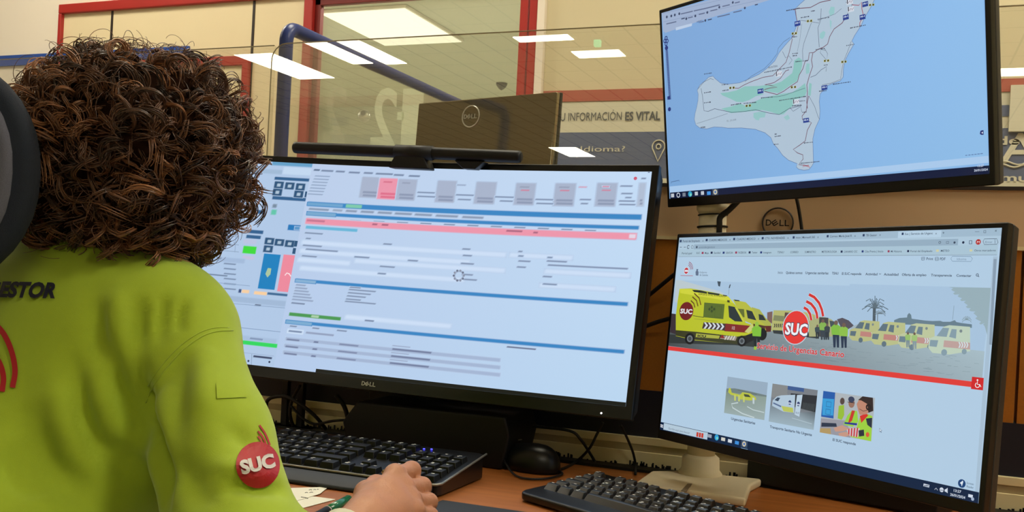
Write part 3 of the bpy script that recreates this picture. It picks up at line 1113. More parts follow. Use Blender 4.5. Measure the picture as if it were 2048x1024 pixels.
D.text('M', 1954.4, 486.5, 4.5, (235, 220, 225), 1959.6)
D.line([(1969, 489.3), (1994, 488.8), (1996.5, 485), (1994, 477.5), (1969, 478), (1966.8, 483)], 0.9, INK, closed=True)
D.text('Error', 1971, 486.5, 4.5, (96, 116, 140), 1985)
for k in range(3):
    D.disc(1990.5, 480 + 3 * k, 0.8, INK)
bm = [(1364, 508.6, 'Portal ppal', 20), (1393, 508, 'SUC', 7), (1410, 508, 'Mapa', 8), (1428, 507.6, 'Sanidad', 13), (1452, 507.6, 'GRAFCAN', 14), (1477, 507.3, 'FACEBOOK', 16),
      (1504, 507, 'Twitter', 11), (1527, 507, 'Instagram', 16), (1555, 506.6, 'TSNU', 13), (1581, 506.4, 'CORREO', 16), (1610, 506, 'SUMINISTRO', 22),
      (1644, 505.6, 'METEOROLOGIA', 30), (1688, 505.4, 'CANARIO CIC', 27), (1730, 505, 'Cita Previa | Inicio', 37), (1782, 504.8, 'Mi Historia', 22), (1821, 504.4, 'Portal del Empleado', 44),
      (1882, 503.6, 'METEO', 17), (1949, 503, 'Otros marcadores', 43)]
for i, (x, y, t, w) in enumerate(bm):
    D.text(t, x, y, 4.0, INK, (x + w, y - w * 0.015), bold=0.005)
    if i in (2, 3, 4, 5, 6, 7, 12, 13, 14, 15):
        D.rect(x - 6, y - 4.2, x - 2.5, y, [(30, 44, 80), (36, 60, 120), (150, 60, 90)][i % 3])
    if i >= 16:
        D.rect(x - 9, y - 4.5, x - 4, y, (206, 206, 166))
# page header
D.arc(1373, 541.5, 0, 4.2, 0, 360, (190, 50, 62))
D.arc(1373, 541.5, 4.2, 5, 0, 360, (214, 226, 238))
D.rect(1370, 540, 1376.5, 543.6, (225, 228, 238))
for k in range(3):
    D.arc(1375, 540, 6 + 2.2 * k, 6.9 + 2.2 * k, 5, 80, (150, 80, 100))
D.rect(1361.5, 550.5, 1386, 552, (176, 84, 100))
D.poly([(1392, 551), (1397, 551.3), (1397.6, 544), (1396, 541.5), (1397, 538.5), (1393.4, 538), (1393, 541.5), (1391.4, 544)], (96, 112, 138))
D.text('Gobierno', 1399.5, 546.4, 3.6, (86, 100, 120), 1414)
D.text('de Canarias', 1399.5, 551.6, 3.6, (86, 100, 120), 1416, bold=0.01)
nav = [(1556, 547.4, 'Inicio', 10, GRY), (1572, 547.6, 'Quiénes somos', 33, INK), (1611, 548, 'Urgencias sanitarias', 46, INK), (1664, 549, 'TSNU', 13, INK), (1684, 549.6, 'El SUC responde', 39, INK),
       (1731, 550.4, 'Actividad', 24, INK), (1768, 551, 'Actualidad', 29, INK), (1804, 551.6, 'Oferta de empleo', 49, INK), (1862, 552.6, 'Transparencia', 42, INK), (1913, 553.4, 'Contactar', 30, INK)]
for x, y, t, w, c in nav:
    D.text(t, x, y, 4.9, c, (x + w, y + w * 0.016), bold=0.018)
D.line([(1758.5, 547), (1760.5, 549), (1762.5, 547)], 0.9, INK)
D.arc(1955, 550, 1.7, 2.8, 0, 360, INK)
D.line([(1956.4, 551.6), (1958.6, 554)], 1.2, INK)
D.line([(1843, 515), (1850, 514.6), (1849, 520), (1844, 520.4)], 1.0, INK, closed=True)
D.line([(1843, 517.4), (1850, 517)], 0.8, INK)
D.text('Print', 1853, 520.2, 5.4, INK, 1866.5, bold=0.01)
D.line([(1871, 514.8), (1877, 514.8), (1877, 521), (1871, 521)], 1.0, INK, closed=True)
D.line([(1870, 518), (1878, 518)], 0.9, INK)
D.text('PDF', 1880, 520.6, 5.4, INK, 1891, bold=0.01)
D.line([(1905, 512.4), (1942, 513), (1945.3, 517.6), (1942, 523.2), (1905, 522.6), (1902, 517.6)], 0.8, (104, 130, 156), closed=True)
D.text('Idioma', 1914, 520.6, 5, (118, 140, 164), 1933)


# hero picture
def h(x, y):
    return (1320 + x / 4.655, 540 + y / 4.655)


def g(x, y):
    return (1680 + x / 3.937, 540 + y / 3.937)


def HP(f, pts, col, cols=None):
    D.poly([f(*p) for p in pts], col, cols)


SKY = (166, 194, 220)
HP(h, [(148, 95), (1862, 150), (1862, 880), (75, 710)], SKY)
D.poly([(1700, 568), (1985, 576), (1960, 765), (1690, 742)], SKY)
HP(h, [(148, 95), (200, 96), (560, 200), (640, 250), (640, 330), (140, 300)], (186, 200, 206))
D.poly([h(75, 706), h(95, 560), h(600, 560), h(1100, 570), h(1760, 620), g(1140, 640), g(1120, 880), g(500, 830)], (150, 165, 172),
       [(70, 76, 78), (80, 88, 90), (112, 124, 128), (130, 146, 152), (146, 164, 172), (166, 188, 198), (156, 176, 186), (140, 156, 164)])
HP(h, [(90, 600), (900, 640), (900, 720), (700, 700), (80, 680)], (52, 58, 58))
for i in range(70):
    x, y = rnd.uniform(900, 1860), rnd.uniform(620, 880)
    a = rnd.uniform(20, 90)
    if y < 600 + (x - 900) * 0.1 + 20 or y > 705 + x * 0.105 - 10:
        continue
    D.line([h(x, y), h(x + a, y + a * 0.1)], 0.5, (112, 128, 136))
for i in range(90):
    x, y = rnd.uniform(0, 1080), rnd.uniform(640, 840)
    if y > 720 + x * 0.14 - 14 or y < 610 + x * 0.06:
        continue
    a = rnd.uniform(15, 70)
    D.line([g(x, y), g(x + a, y + a * 0.08)], 0.5, (122, 142, 152))
# street lamp and antenna
D.line([h(640, 230), h(648, 140)], 0.6, (84, 96, 104))
HP(h, [(642, 165), (655, 130), (660, 140), (650, 170)], (64, 74, 84))
HP(h, [(535, 105), (568, 108), (560, 155), (545, 150)], (66, 80, 92))
# ambulances on the left, far ones first
YEL, YEL2, WIN = (184, 192, 44), (170, 176, 78), (44, 54, 56)
HP(h, [(1060, 375), (1230, 378), (1400, 400), (1470, 430), (1480, 560), (1040, 570), (1045, 470)], (178, 180, 112))
HP(h, [(1000, 395), (1050, 385), (1045, 500), (1000, 470)], (124, 96, 92))
HP(h, [(1065, 420), (1160, 430), (1155, 480), (1055, 470)], (128, 134, 96))
HP(h, [(1165, 395), (1230, 400), (1225, 560), (1150, 555)], (96, 70, 66))
for k in range(5):
    x = 1062 + 18 * k
    HP(h, [(x, 500), (x + 9, 500), (x + 16, 515), (x + 7, 535), (x - 2, 535), (x + 6, 516)], (66, 60, 60))
HP(h, [(1050, 560), (1480, 580), (1480, 640), (1060, 590)], (54, 60, 62))
HP(h, [(1380, 430), (1540, 440), (1600, 460), (1680, 540), (1690, 620), (1390, 620)], (168, 172, 124))
HP(h, [(1485, 440), (1570, 445), (1570, 630), (1480, 620)], (72, 72, 74))
HP(h, [(1580, 470), (1630, 480), (1660, 530), (1590, 530)], (70, 84, 88))
HP(h, [(1650, 460), (1700, 445), (1760, 470), (1810, 520), (1740, 560), (1690, 540)], (86, 82, 92))
HP(h, [(855, 345), (930, 368), (990, 450), (1040, 500), (1040, 560), (960, 600), (880, 560)], YEL2)
HP(h, [(920, 410), (960, 420), (990, 470), (925, 465)], WIN)
HP(h, [(930, 520), (1040, 520), (1035, 575), (940, 580)], (96, 44, 40))
HP(h, [(680, 275), (800, 300), (870, 370), (910, 460), (970, 500), (990, 560), (975, 620), (880, 610), (850, 500), (780, 470)], (182, 186, 66))
HP(h, [(690, 275), (740, 282), (745, 292), (700, 288)], (40, 44, 44))
HP(h, [(805, 370), (860, 385), (900, 470), (820, 450)], WIN)
HP(h, [(720, 360), (785, 365), (790, 440), (760, 440)], (96, 108, 48))
HP(h, [(870, 500), (980, 520), (985, 610), (890, 640)], (80, 52, 42))
D.disc(*h(955, 600), 9, (28, 30, 32))
BODY = [(185, 175), (290, 172), (480, 205), (560, 222), (640, 248), (700, 320), (770, 430), (800, 490), (862, 512), (884, 560), (868, 640), (720, 690), (330, 655), (150, 615), (150, 420), (165, 300)]
HP(h, BODY, YEL)
HP(h, [(185, 175), (300, 180), (640, 250), (700, 320), (640, 290), (190, 215)], (206, 210, 62))
HP(h, [(300, 185), (380, 190), (440, 205), (440, 220), (320, 205)], (36, 44, 40))
HP(h, [(445, 205), (560, 222), (550, 238), (450, 222)], (40, 50, 44))
HP(h, [(590, 230), (630, 238), (620, 246), (590, 240)], (34, 36, 40))
D.text('SOPORTE VITAL AVANZADO', *h(360, 232), 3.6, (92, 96, 34), h(612, 262), bold=0.02, rot_deg=-1.5)
HP(h, [(415, 303), (605, 318), (592, 458), (405, 440)], (88, 108, 44))
D.line([h(520, 335), h(575, 340), h(568, 445), h(512, 440)], 0.8, (66, 84, 34), closed=True)
for dx, dy in ((0, -18), (0, 18), (-22, 0), (22, 0)):
    D.disc(*h(485 + dx, 365 + dy), 2.6, (56, 74, 40), n=4)
HP(h, [(638, 332), (700, 345), (772, 482), (700, 478), (646, 440)], WIN)
HP(h, [(700, 350), (725, 358), (790, 480), (775, 482)], (196, 202, 70))
HP(h, [(628, 280), (652, 283), (652, 305), (628, 300)], (60, 64, 36))
D.line([h(308, 425), h(410, 442)], 1.2, (62, 72, 40))
D.line([h(320, 455), h(540, 478)], 0.9, (140, 150, 50))
HP(h, [(612, 498), (852, 520), (868, 560), (820, 585), (600, 570)], (128, 40, 40))
HP(h, [(410, 485), (615, 500), (605, 565), (395, 545)], (66, 50, 56))
for k in range(5):
    x, y = 412 + 38 * k, 487 + 2.6 * k
    HP(h, [(x, y), (x + 17, y + 1), (x + 38, y + 30), (x + 14, y + 60), (x - 4, y + 59), (x + 18, y + 29)], (206, 214, 222))
D.text('112', *h(672, 552), 6, (206, 190, 190), h(698, 552), bold=0.03)
HP(h, [(150, 560), (330, 575), (720, 620), (868, 600), (868, 650), (800, 690), (700, 690), (330, 650), (150, 612)], (60, 62, 38))
HP(h, [(340, 590), (560, 612), (550, 640), (335, 625)], (168, 172, 70))
D.text('ICU', *h(352, 622), 4.5, (30, 34, 40), h(430, 628), bold=0.04)
HP(h, [(575, 610), (720, 622), (705, 660), (560, 640)], (150, 140, 130))
HP(h, [(560, 632), (585, 600), (605, 636)], (140, 40, 38))
for k in range(4):
    x = 620 + 25 * k
    HP(h, [(x, 612 + k), (x + 11, 613 + k), (x - 8, 650 + k), (x - 19, 648 + k)], (206, 206, 200))
HP(h, [(790, 575), (860, 500), (880, 540), (830, 590)], (198, 200, 120))
HP(h, [(800, 610), (880, 580), (880, 650), (800, 690)], (36, 38, 40))
HP(h, [(110, 405), (150, 410), (150, 600), (95, 580)], (60, 50, 56))
for cx_, cy_, r_ in ((280, 640, 11.5), (765, 662, 11)):
    D.disc(*h(cx_, cy_), r_ * 0.86, (26, 28, 30), ry=r_)
    D.disc(*h(cx_, cy_), r_ * 0.5, (112, 120, 126), ry=r_ * 0.6)
    D.disc(*h(cx_, cy_), r_ * 0.3, (66, 72, 76), ry=r_ * 0.36)
D.disc(*h(248, 383), 14, (112, 34, 36), ry=18.4)
D.text('SUC', *h(190, 402), 9, (226, 228, 232), h(302, 408), bold=0.04)
for k, pts in enumerate((((290, 285), (318, 312), (328, 350)), ((305, 250), (343, 285), (357, 338)), ((322, 218), (368, 262), (384, 326)))):
    D.line([h(*p) for p in pts], 2.6, (98, 62, 26))


def person(f, x, y, s, top=(128, 186, 62), leg=(46, 58, 74), head=(112, 92, 80)):
    """tiny figure: x,y at the feet, s its height, in the units of f"""
    HP(f, [(x - 0.1 * s, y), (x - 0.02 * s, y), (x, y - 0.42 * s), (x + 0.03 * s, y), (x + 0.11 * s, y), (x + 0.12 * s, y - 0.5 * s), (x - 0.13 * s, y - 0.5 * s)], leg)
    HP(f, [(x - 0.16 * s, y - 0.48 * s), (x + 0.15 * s, y - 0.46 * s), (x + 0.17 * s, y - 0.78 * s), (x + 0.06 * s, y - 0.86 * s), (x - 0.08 * s, y - 0.86 * s), (x - 0.19 * s, y - 0.76 * s)], top)
    D.disc(*f(x, y - 0.92 * s), 0.075 * s / (4.655 if f is h else 3.937), head, n=12)


person(h, 905, 735, 250, (126, 190, 60), (34, 42, 44), (150, 190, 70))
HP(h, [(880, 710), (905, 715), (900, 745), (876, 740)], (150, 190, 60))
person(h, 1468, 640, 130, (62, 76, 84), (44, 52, 62))
person(h, 1520, 650, 190, (132, 178, 84), (58, 70, 80))
person(h, 1560, 650, 150, (58, 68, 76), (48, 58, 66))
person(h, 1642, 722, 250, (128, 186, 70), (44, 58, 80))
person(h, 1715, 725, 230, (140, 190, 76), (44, 58, 80))
HP(h, [(1765, 560), (1800, 520), (1862, 500), (1862, 650), (1770, 640)], (160, 178, 188))
# right half: trees, fort, row of ambulances
for k in range(15):
    a = math.radians(-12 + 204 * k / 14)
    L_ = 75 + 22 * math.sin(k * 2.1)
    p1 = (278 + 0.6 * L_ * math.cos(a), 300 - 0.9 * L_ * math.sin(a) - 12)
    p2 = (278 + 1.1 * L_ * math.cos(a), 300 - 1.05 * L_ * math.sin(a) + 16)
    D.line([g(278, 300), g(*p1), g(*p2)], 1.7, (92, 110, 122))
HP(g, [(262, 300), (286, 300), (282, 410), (260, 410)], (78, 92, 102))
for k in range(9):
    a = math.radians(-20 + 220 * k / 8)
    D.line([g(318, 345), g(318 + 30 * math.cos(a), 338 - 22 * math.sin(a)), g(318 + 44 * math.cos(a), 352 - 30 * math.sin(a))], 1.2, (104, 122, 132))
D.line([g(300, 345), g(298, 410)], 1.6, (96, 110, 118))
HP(g, [(428, 395), (470, 378), (530, 374), (532, 355), (546, 338), (562, 354), (566, 384), (672, 398), (730, 402), (790, 400), (812, 408), (870, 408), (905, 395), (918, 410), (960, 418), (1040, 428), (1040, 456), (428, 425)], (104, 128, 142))
D.line([g(888, 392), g(900, 280)], 0.8, (120, 142, 156))
for k in range(8):
    a = math.radians(-20 + 220 * k / 7)
    D.line([g(1000, 392), g(1000 + 26 * math.cos(a), 388 - 26 * math.sin(a)), g(1000 + 38 * math.cos(a), 402 - 30 * math.sin(a))], 1.1, (128, 150, 158))
tr_ = [(855, 135), (1198, 141), (1178, 600), (1150, 470)]
edge = [(1140, 440), (1110, 430), (1080, 390), (1065, 350), (1030, 325), (1005, 300), (990, 265), (960, 245), (940, 215), (905, 195), (890, 165)]
jag = []
for i, (x, y) in enumerate(edge):
    jag += [(x, y), (x - 12, y - 10), (x + 4, y - 22)]
HP(g, [(855, 135), (1198, 141), (1182, 590), (1150, 470)] + jag, (150, 174, 184))


def van(x, y, s, k, body, dark):
    """small pale ambulance facing left; x,y its lower left, s its width"""
    q = lambda a, b: (x + a * s, y - b * s)
    HP(g, [q(0, 0.08), q(0.02, 0.3), q(0.22, 0.38), q(0.36, 0.58), q(0.5, 0.62), q(1.0, 0.58), q(1.0, 0.0), q(0.5, -0.08), q(0.1, -0.04)], body)
    HP(g, [q(0.2, 0.36), q(0.35, 0.56), q(0.5, 0.55), q(0.44, 0.34)], dark)
    HP(g, [q(0.5, 0.34), q(0.56, 0.53), q(0.68, 0.52), q(0.66, 0.3)], dark)
    HP(g, [q(0.03, 0.12), q(0.2, 0.1), q(0.24, 0.26), q(0.05, 0.27)], dark)
    HP(g, [q(0.36, 0.1), q(1.0, 0.04), q(1.0, 0.2), q(0.38, 0.26)], (188, 132 + k * 14, 124 + k * 16))
    for j in range(4):
        HP(g, [q(0.72 + 0.06 * j, 0.08), q(0.75 + 0.06 * j, 0.08), q(0.78 + 0.06 * j, 0.15), q(0.75 + 0.06 * j, 0.22), q(0.72 + 0.06 * j, 0.22), q(0.75 + 0.06 * j, 0.15)], (206, 220, 226))
    D.disc(*g(*q(0.38, -0.03)), s * 0.07 / 3.937, dark)
    D.disc(*g(*q(0.86, -0.01)), s * 0.06 / 3.937, dark)
    D.disc(*g(*q(0.78, 0.48)), s * 0.035 / 3.937, (120, 136, 140))


van(75, 545, 240, 0, (182, 186, 132), (92, 112, 124))
van(248, 575, 270, 0, (184, 190, 138), (96, 116, 128))
van(460, 600, 290, 1, (188, 198, 158), (108, 130, 142))
van(700, 640, 330, 2, (188, 206, 186), (132, 156, 168))
person(g, 540, 610, 120, (150, 190, 110), (120, 140, 150))
person(g, 592, 622, 130, (158, 192, 120), (132, 152, 160))
# red rule, accessibility button, service logo
D.bar(1336.5, 696.5, 1946, 768.5, 8.2, (222, 62, 58))
D.rect(1944.5, 753.4, 1968, 781, (206, 40, 44))
D.arc(1955.3, 770.5, 3.6, 5.0, 120, 380, (240, 238, 240))
D.disc(1955.5, 760.3, 1.7, (240, 238, 240))
D.line([(1955.4, 763), (1955, 768.5), (1960, 769.2), (1962.5, 774)], 1.5, (240, 238, 240))
D.disc(*h(1265, 535), 27.2, (188, 206, 220), ry=35)
D.disc(*h(1265, 535), 25.6, (226, 58, 54), ry=33.2)
D.text('SUC', *h(1160, 598), 23.5, (60, 60, 84), h(1378, 612), bold=0.07)
D.text('SUC', *h(1164, 595), 22.5, (236, 240, 246), h(1372, 608), bold=0.035)
for pts in (((1342, 350), (1375, 370), (1400, 412), (1412, 468)), ((1365, 292), (1410, 316), (1445, 360), (1462, 405), (1468, 452)), ((1390, 228), (1440, 254), (1485, 308), (1510, 370), (1522, 432))):
    D.line([h(*p) for p in pts], 8.2, (206, 218, 230))
    D.line([h(*p) for p in pts], 5.6, (208, 50, 48))
D.text('Servicio de Urgencias Canario', *h(902, 728), 11.6, (196, 204, 214), h(1718, 822), bold=0.05)
D.text('Servicio de Urgencias Canario', *h(904, 728), 11.4, (206, 52, 52), h(1716, 822), bold=0.022)


# three thumbnails
def k8(x, y):
    return (1400 + x / 5.12, 730 + y / 5.12)


def KP(pts, col, cols=None):
    D.poly([k8(*p) for p in pts], col, cols)


def bil(q, u, v):
    a, b, c, d = [np.array(p, float) for p in q]
    return tuple((a * (1 - u) + b * u) * (1 - v) + (d * (1 - u) + c * u) * v)


q1 = [(285, 118), (697, 180), (660, 565), (248, 490)]
KP(q1, (150, 172, 192))
B1 = lambda u, v: bil(q1, u, v)
KP([B1(0, .33), B1(.2, .29), B1(.5, .30), B1(1, .34), B1(1, 1), B1(0, 1)], (112, 128, 128))
KP([B1(0, .42), B1(1, .38), B1(1, 1), B1(0, 1)], (144, 160, 156), [(126, 142, 128), (140, 158, 150), (156, 174, 176), (152, 170, 170)])
D.line([k8(*B1(u, v)) for u, v in ((.32, .66), (.16, .72), (.2, .82), (.45, .93), (.75, .98))], 2.2, (194, 210, 212))
D.line([k8(*B1(u, v)) for u, v in ((.55, .72), (.7, .78), (.98, .8))], 1.6, (196, 212, 214))
HEL = (186, 194, 70)
KP([B1(.06, .3), B1(.1, .3), B1(.14, .42), B1(.35, .44), B1(.4, .36), B1(.6, .36), B1(.74, .44), B1(.76, .5), B1(.6, .55), B1(.36, .56), B1(.3, .5), B1(.12, .48), B1(.05, .42)], HEL)
KP([B1(.44, .4), B1(.56, .4), B1(.62, .46), B1(.46, .47)], (70, 80, 60))
D.line([k8(*B1(.28, .32)), k8(*B1(.76, .36))], 0.8, (90, 100, 80))
for u in (.2, .3, .42, .66):
    KP([B1(u, .46), B1(u + .05, .46), B1(u + .06, .62), B1(u + .02, .62)], (192, 200, 110) if u < .5 else (190, 204, 210))
q2 = [(745, 190), (1208, 258), (1165, 665), (705, 578)]
B2 = lambda u, v: bil(q2, u, v)
KP(q2, (120, 126, 134))
KP([B2(0, 0), B2(.34, 0), B2(.34, .2), B2(.4, .34), B2(0, .36)], (132, 136, 138))
KP([B2(.34, 0), B2(.7, .0), B2(.7, .1), B2(.34, .1)], (62, 92, 144))
KP([B2(.42, .18), B2(1, .14), B2(1, .56), B2(.42, .5)], (46, 50, 56))
KP([B2(0, .56), B2(.5, .66), B2(1, .55), B2(1, 1), B2(0, 1)], (150, 168, 178), [(120, 134, 144), (140, 156, 166), (84, 94, 100), (156, 178, 190), (154, 176, 188)])
KP([B2(.04, .44), B2(.12, .32), B2(.22, .27), B2(.52, .2), B2(.54, .66), B2(.3, .68), B2(.04, .58)], (176, 198, 216))
KP([B2(.56, .2), B2(.68, .17), B2(.66, .74), B2(.55, .7)], (186, 206, 222))
KP([B2(.08, .42), B2(.14, .34), B2(.2, .34), B2(.16, .44)], (56, 74, 96))
KP([B2(.24, .54), B2(.5, .54), B2(.52, .66), B2(.3, .67)], (184, 194, 96))
for u in (.42, .61):
    D.disc(*k8(*B2(u, .42)), 3.0, (46, 60, 110), ry=4.6)
    D.rect(k8(*B2(u - .05, .41))[0], k8(*B2(u, .41))[1], k8(*B2(u + .05, .45))[0], k8(*B2(u, .46))[1], (196, 206, 224))
D.text('SUC', *k8(*B2(.57, .67)), 3.6, (44, 60, 104), k8(*B2(.66, .69)))
D.line([k8(*B2(.06, .5)), k8(*B2(.24, .56))], 3, (92, 112, 148))
D.line([k8(*B2(.5, .8)), k8(*B2(.95, .86))], 1.2, (176, 196, 206))
for k in range(9):
    u = .72 + .03 * k
    D.line([k8(*B2(u, .36)), k8(*B2(u - .01, .56))], 0.8, (92, 104, 104))
q3 = [(1265, 265), (1795, 338), (1755, 782), (1228, 690)]
B3 = lambda u, v: bil(q3, u, v)
KP(q3, (172, 180, 186))
KP([B3(0, 0), B3(.23, 0), B3(.24, .62), B3(0, .62)], (40, 92, 168))
KP([B3(0, .18), B3(.22, .16), B3(.23, .55), B3(.02, .58)], (58, 156, 214))
for v in (.24, .42):
    D.line([k8(*B3(.08, v)), k8(*B3(.17, v)), k8(*B3(.17, v + .12)), k8(*B3(.08, v + .12))], 0.9, (30, 66, 128), closed=True)
KP([B3(.0, .66), B3(.5, .62), B3(.6, 1), B3(0, 1)], (150, 150, 160))
KP([B3(.02, .76), B3(.3, .72), B3(.32, .8), B3(.02, .86)], (46, 56, 76))
KP([B3(0, .9), B3(.2, .86), B3(.22, 1), B3(0, 1)], (176, 150, 100))
# far colleague, middle colleague, near colleague
KP([B3(.32, .3), B3(.42, .26), B3(.44, .5), B3(.4, .62), B3(.32, .6)], (150, 188, 60))
D.disc(*k8(*B3(.38, .18)), 4.6, (86, 70, 66), ry=7)
KP([B3(.5, .5), B3(.58, .36), B3(.68, .36), B3(.72, .6), B3(.62, .74), B3(.44, .72)], (150, 206, 70))
KP([B3(.58, .36), B3(.64, .36), B3(.6, .6), B3(.52, .7)], (196, 60, 50))
D.disc(*k8(*B3(.56, .2)), 6.2, (150, 112, 96), ry=9)
D.disc(*k8(*B3(.55, .11)), 6.4, (56, 66, 92), ry=6)
D.rect(k8(*B3(.48, .16))[0], k8(*B3(.5, .17))[1], k8(*B3(.62, .2))[0], k8(*B3(.5, .21))[1], (40, 40, 50))
KP([B3(.98, .42), B3(.84, .38), B3(.74, .5), B3(.7, .74), B3(.5, .92), B3(.62, .98), B3(1, 1)], (156, 206, 66))
KP([B3(.74, .46), B3(.86, .38), B3(.9, .42), B3(.78, .62)], (208, 52, 46))
KP([B3(.86, .5), B3(.98, .46), B3(.99, .7), B3(.9, .64)], (44, 52, 66))
KP([B3(.5, .8), B3(.76, .74), B3(.74, .96), B3(.56, .96)], (206, 190, 196))
for k in range(4):
    KP([B3(.54 + .055 * k, .79 - .015 * k), B3(.565 + .055 * k, .785 - .015 * k), B3(.575 + .05 * k, .96), B3(.55 + .05 * k, .96)], (196, 50, 56))
KP([B3(.46, .66), B3(.7, .64), B3(.7, .69), B3(.46, .7)], (40, 56, 140))
KP([B3(.74, .8), B3(.84, .76), B3(.86, .9), B3(.76, .94)], (44, 50, 60))
D.disc(*k8(*B3(.92, .86)), 3.6, (214, 90, 60), ry=5)
KP([B3(.66, .2), B3(.7, .08), B3(.82, .04), B3(.92, .1), B3(.95, .3), B3(.86, .4), B3(.74, .44), B3(.7, .34)], (188, 134, 112))
KP([B3(.68, .1), B3(.76, .0), B3(.96, .0), B3(.99, .3), B3(.9, .36), B3(.86, .16), B3(.74, .1)], (52, 42, 42))
D.arc(*k8(*B3(.89, .23)), 2.6, 5.4, 0, 360, (38, 34, 36))
D.line([k8(*B3(.88, .3)), k8(*B3(.8, .34)), k8(*B3(.72, .3))], 1.0, (60, 36, 40))
KP([B3(.26, .84), B3(.42, .74), B3(.56, .8), B3(.44, .88), B3(.3, .92)], (196, 150, 132))
KP([B3(.36, .94), B3(.5, .88), B3(.58, .94), B3(.5, 1.0), B3(.38, 1.0)], (196, 150, 132))
D.text('Urgencias Sanitarias', *k8(320, 560), 5.2, INK, k8(566, 610), bold=0.02)
D.text('Transporte Sanitario No Urgente', *k8(716, 643), 5.2, INK, k8(1147, 726), bold=0.02)
D.text('El SUC responde', *k8(1360, 776), 5.2, INK, k8(1597, 818), bold=0.02)
KP([(1838, 645), (1838, 688), (1848, 680), (1856, 694), (1862, 690), (1855, 677), (1868, 674)], (92, 110, 130))
KP([(1841, 652), (1841, 682), (1849, 676), (1863, 672)], (206, 220, 232))
# scroll bar and taskbar
D.rect(1985.5, 513, 1944, 1001, (166, 192, 212)) if False else D.poly([(1987, 513), (1996, 513), (1958, 985), (1951, 983)], (166, 190, 210))
D.poly([(1988, 518), (1994, 518), (1984.5, 690), (1979, 689)], (136, 156, 176))
TASK = (12, 36, 66)
D.rect(1321, 843.5, 1957, 1007.5, TASK)
D.rect(1328.5, 846, 1415, 879.4, (178, 200, 216))
D.text('Escribe aquí para buscar', 1338, 858.5, 4.2, (104, 116, 132), (1380, 868.5))
for dx in (0, 2.6, 5.2):
    D.rect(1394 + dx * 1.9, 864 + dx * .4, 1397 + dx * 1.9, 874 + dx * .4, (196, 60, 44))
for x, y in ((1321.8, 852), (1324.4, 852.6)):
    D.rect(x, y - 3.4, x + 2.2, y - 0.6, (220, 226, 236))
    D.rect(x, y, x + 2.2, y + 2.8, (220, 226, 236))
for x, y, c in ((1420, 872, (150, 160, 176)), (1434, 875, (44, 156, 214)), (1447, 878.5, (206, 206, 196)), (1460.5, 882, (206, 214, 224)), (1474.5, 885.5, (60, 140, 214)), (1489, 888, (90, 110, 130))):
    if c[0] == 44:
        D.disc(x, y, 4.2, c)
        D.disc(x + 1, y + 1.4, 2.0, (120, 210, 190))
    else:
        D.rect(x - 3.6, y - 4.2, x + 3.6, y + 4.2, c)
D.rect(1483.5, 880.5, 1495, 896, (58, 78, 104))
D.disc(1489, 888, 3.8, (206, 196, 170))
D.disc(1489, 888, 1.8, (54, 110, 190))
D.rect(1482.5, 896, 1496, 898.4, (150, 190, 226))
LT = (206, 216, 230)
D.rect(1848, 967, 1859, 975, LT)
for k in range(3):
    D.rect(1850 + 3 * k, 969.5, 1851.5 + 3 * k, 973, TASK)
D.line([(1870, 979), (1873, 976), (1876, 980.5)], 1.0, LT)
D.disc(1884, 979.6, 4.2, LT)
D.line([(1880, 980), (1888, 981)], 1, TASK)
D.poly([(1890, 979), (1893, 978), (1896, 975.5), (1896, 986.5), (1893, 984), (1890, 983)], LT)
D.text('13:27', 1908, 983, 5.2, LT, (1923, 985.6), bold=0.02)
D.text('26/01/2024', 1901, 991, 5.2, LT, (1931, 996.6), bold=0.02)
D.rect(1937.5, 988, 1946, 996, LT)
D.disc(1946, 998, 3.2, (160, 176, 200))
D.disc(1924, 967, 7.8, (24, 66, 118))
D.poly([(1920, 966), (1926, 961), (1927, 964), (1924, 973), (1922.6, 968)], (220, 230, 240))
D.text('Screen', 1934, 967.6, 4.4, (66, 88, 112), (1948, 969))
D.text('Reader', 1934, 974.6, 4.4, (66, 88, 112), (1948, 976))
D.build(lowm)

# ---------------------------------------------------------------- upper right: the map
D = Display(UC, UX, UU, UN, WW, HH)
D.quad_uv(-WW / 2, -HH / 2, WW / 2, HH / 2, (134, 179, 228))
D.poly([(1324, -20), (1620, -60), (1640, 372), (1340, 385)], (130, 172, 222), [(126, 166, 214), (132, 174, 224), (134, 180, 228), (122, 166, 214)])
D.poly([(1640, -60), (1964, -120), (1977, 325), (1640, 372)], (140, 186, 232), [(134, 178, 228), (144, 190, 236), (142, 188, 230), (134, 180, 228)])
BAR = (158, 176, 206)
D.poly([(1320, 20), (1500, -22), (1980, -170), (1985, -120), (1640, -27), (1483, 11), (1500, 8), (1330, 66)], BAR)
D.poly([(1324.5, 32), (1500, -10), (1650, -55), (1650, -30), (1560, -6), (1327, 64)], BAR)
for (x0, y0, x1, y1) in ((1326, 27, 1500, -14), (1327, 44, 1520, 0)):
    D.line([(x0, y0), (x1, y1)], 0.7, (132, 150, 184))
D.poly([(1352, 61), (1384, 52), (1384.5, 46.5), (1352, 55)], (186, 204, 228))
DK = (62, 74, 104)
for (x, y, w) in ((1330, 23, 10), (1362, 28, 24), (1388, 22, 52), (1333, 48, 20), (1363, 38, 7), (1376, 36, 10), (1398, 29, 12), (1421, 22, 14), (1445, 13, 15), (1470, 6, 10), (1398, 45, 10), (1416, 40, 8), (1435, 34, 25), (1467, 25, 17), (1510, 10, 6)):
    D.line([(x, y), (x + w * 0.5, y - w * 0.11), (x + w, y - w * 0.235)], 2.2, (96, 108, 140) if w > 8 else DK)
for x, y in ((1334, 34), (1343, 32), (1350, 30), (1359, 27.5), (1373, 37.5), (1391, 32), (1415, 25), (1439, 14.5), (1466, 5), (1411, 41), (1490, 16), (1376, 8), (1387, 4)):
    D.disc(x, y, 1.9, DK)
